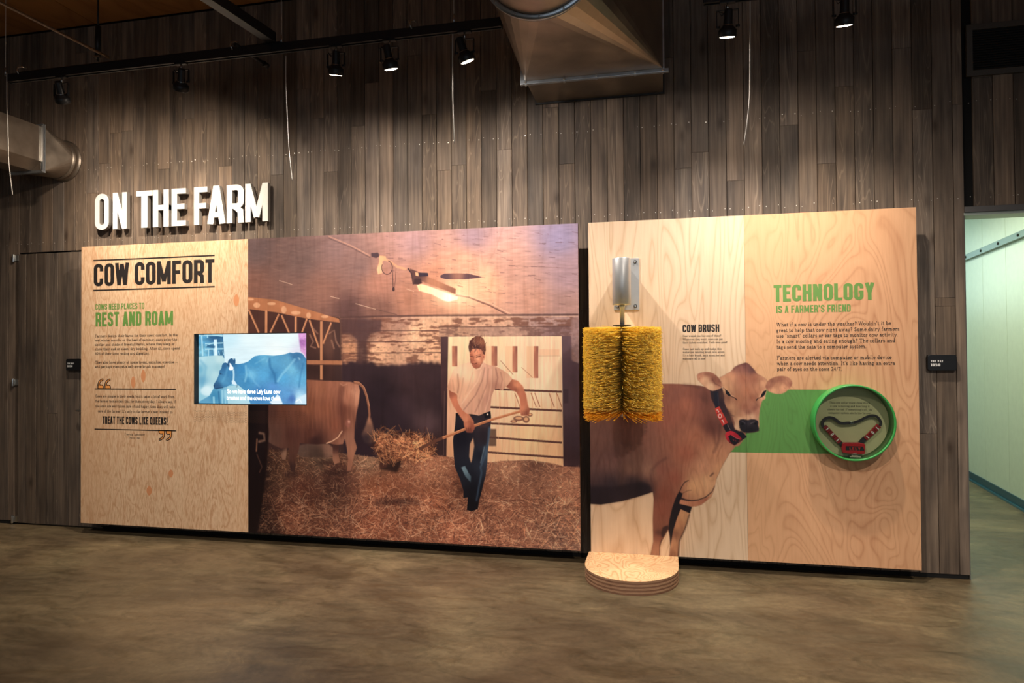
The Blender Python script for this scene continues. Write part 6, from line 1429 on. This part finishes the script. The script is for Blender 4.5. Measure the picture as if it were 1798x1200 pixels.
def susp(px, py, ferr_top, label):
    P = at_y(px, py, YT); th = tag(empty('suspension_cable', (P[0], YT, ZTK+0.06)), label, 'cable', 'suspension cables')
    child(MB().tube([(P[0], YT, ZTK+0.058), (P[0], YT, CEIL+0.004)], 0.0022, 5).build('wire', M_cable, None), th)
    child(MB().tube([(P[0], YT, ZTK+0.058), (P[0], YT, ZTK+0.12)], 0.006, 8).build('ferrule', M_flange, None), th)
susp(9.5, 128, 0, 'thin steel suspension wire at the left end of the track'); susp(494, 75, 0, 'thin steel suspension wire where the cross bar meets the track'); susp(797, 38, 0, 'thin steel suspension wire near the right end of the track')
def dangling(pts, y, r, label):
    q = [at_y(*p, y) for p in pts]
    s = []
    for i in range(len(q)-1):
        p0, p1, p2, p3 = q[max(i-1, 0)], q[i], q[i+1], q[min(i+2, len(q)-1)]
        for k in range(6):
            t = k/6; s.append(0.5*((2*p1)+(-p0+p2)*t+(2*p0-5*p1+4*p2-p3)*t*t+(-p0+3*p1-3*p2+p3)*t**3))
    s.append(q[-1]); o = MB().tube(s, r, 6).build('loose_wire', M_cable, None); tag(o, label, 'wire', 'loose wires'); return o
dangling([(12,128),(12,180),(14,235),(15,280),(18,310),(22,342)], -0.925, 0.0036, 'white loose wire hanging in front of the left duct')
dangling([(502,98),(502,150),(505,220),(508,270),(513,317)], -0.875, 0.0026, 'thin pale loose wire hanging by the cross bar')
dangling([(795,60),(794.5,110),(794.5,160),(796,210),(798,252)], -0.925, 0.0036, 'white loose wire beside the fourth spotlight')
dangling([(1317,2),(1317,60),(1317,120),(1316,170),(1312,215),(1306,255)], -0.925, 0.0030, 'pale loose wire hanging right of the big duct')

# ------------------------------------------------------------------ track spotlights
M_hs = plain('spotlight_black', (0.014, 0.014, 0.015), 0.45, 0.2)
M_lens_off = plain('unlit_lens', (0.35, 0.32, 0.26), 0.15)
def lens_mat(s): return plain('lit_lens', (0.9, 0.9, 0.9), 0.3, emit=(1.0, 0.86, 0.66), es=s)
M_lens_on = lens_mat(14.0)
def spotlight(px, py, target, power, spill, color, label, on=True, lens=None, lamp=True):
    L = at_y(px, py, YT); lx, lz = float(L[0]), float(L[2]); ly = YT
    piv = Vector((lx, ly, lz+0.055)); dirv = (Vector(target)-piv).normalized()
    th = tag(empty('track_spotlight', (lx, ly, ZTK)), label, 'spotlight', 'track spotlights')
    q = dirv.to_track_quat('Z', 'Y').to_matrix().to_4x4(); M = Matrix.Translation(piv) @ q       # local +z: the beam
    child(MB().lathe([(0.0, -0.105), (0.020, -0.105), (0.024, -0.098), (0.026, -0.02), (0.030, -0.012), (0.047, 0.006), (0.053, 0.012), (0.053, 0.046), (0.050, 0.052), (0.046, 0.052), (0.043, 0.044), (0, 0.044)], M, 28).build('lamp_housing', M_hs, None), th)
    child(MB().lathe([(0, 0.0445), (0.0425, 0.0445), (0.0425, 0.0515), (0.038, 0.0535), (0, 0.0545)], M, 28).build('lens', (M_lens_on if on else M_lens_off) if lens is None else lens, None), th)
    child(MB().lathe([(0.0265, -0.018), (0.0285, -0.018), (0.0285, -0.010), (0.0265, -0.010)], M, 20).build('silver_ring', M_steel, None), th)
    yk = MB(); hw = 0.060; zt = ZTK-0.055; t = 0.004; wd = 0.009; zp = piv.z+0.008
    yk.box(lx-hw-t, lx-hw, ly-wd, ly+wd, zp-0.012, zt).box(lx+hw, lx+hw+t, ly-wd, ly+wd, zp-0.012, zt).box(lx-hw-t, lx+hw+t, ly-wd, ly+wd, zt, zt+t*1.2)
    child(yk.build('yoke', M_hs, None, bevel=0.001), th)
    child(MB().tube([(lx-hw-0.009, ly, zp), (lx-0.045, ly, zp)], 0.007, 8).build('pivot_knob', M_hs, None), th); child(MB().tube([(lx+0.045, ly, zp), (lx+hw+0.009, ly, zp)], 0.007, 8).build('pivot_knob', M_hs, None), th)
    child(MB().tube([(lx, ly, zt), (lx, ly, ZTK+0.004)], 0.007, 10).build('stem', M_steel, None), th)
    child(MB().box(lx-0.045, lx+0.045, ly-0.016, ly+0.016, ZTK-0.010, ZTK+0.003).build('track_adapter', M_hs, None, bevel=0.002), th)
    cd = MB().tube([(lx, ly, ZTK-0.008), (lx-0.02, ly-0.012, zt-0.02), (lx-0.052, ly-0.006, piv.z+0.10), (lx-0.035, ly-0.004, piv.z+0.075), tuple(piv-dirv*0.095)], 0.0035, 6)
    child(cd.build('power_lead', M_hs, None), th)
    if lamp and on:
        for nm, pw, sz, bl in (('beam', power, 92, 1.0), ('beam_spill', spill, 158, 0.6)):
            l = bpy.data.lights.new(nm, 'SPOT'); l.energy = pw; l.color = color; l.spot_size = math.radians(sz); l.spot_blend = bl; l.shadow_soft_size = 0.035
            o = bpy.data.objects.new(nm, l); COL.objects.link(o); o.location = piv+dirv*0.062; o.rotation_euler = dirv.to_track_quat('-Z', 'Y').to_euler()
            o.parent = th; o.matrix_parent_inverse = Matrix.Translation(th.location).inverted()
    return th
for a in SPOTS: spotlight(*a)

# ------------------------------------------------------------------ vent grille, top right
vx0, vx1, vz0, vz1 = 2.012, 2.80, 3.385, 3.735
vt = tag(empty('vent_grille', (vx0, 0, vz0)), 'dark louvred vent grille on the plank wall above the opening', 'vent')
M_vent = plain('vent_brown', (0.09, 0.078, 0.065), 0.5, 0.2); e = 0.038
fm = MB()
for bx in ((vx0, vx1, vz0, vz0+e), (vx0, vx1, vz1-e, vz1), (vx0, vx0+e, vz0+e, vz1-e), (vx1-e, vx1, vz0+e, vz1-e)): fm.box(bx[0], bx[1], -0.022, -0.0005, bx[2], bx[3])
child(fm.build('vent_frame', M_vent, None, bevel=0.0015), vt)
child(MB().box(vx0+e, vx1-e, -0.003, -0.0006, vz0+e, vz1-e).build('vent_back', M_dark, None), vt)
z = vz0+e+0.004; sm_ = MB().add([(vx0+e, -0.018, 0), (vx1-e, -0.018, 0), (vx1-e, -0.016, 0), (vx0+e, -0.016, 0), (vx0+e, -0.006, 0.009), (vx1-e, -0.006, 0.009), (vx1-e, -0.004, 0.009), (vx0+e, -0.004, 0.009)], [(0,3,2,1),(4,5,6,7),(0,1,5,4),(1,2,6,5),(2,3,7,6),(3,0,4,7)]).mesh('slat')
sm_.materials.append(M_vent)
while z < vz1-e-0.010:
    o = bpy.data.objects.new('slat', sm_); COL.objects.link(o); o.location = (0, 0, z); child(o, vt); z += 0.0165
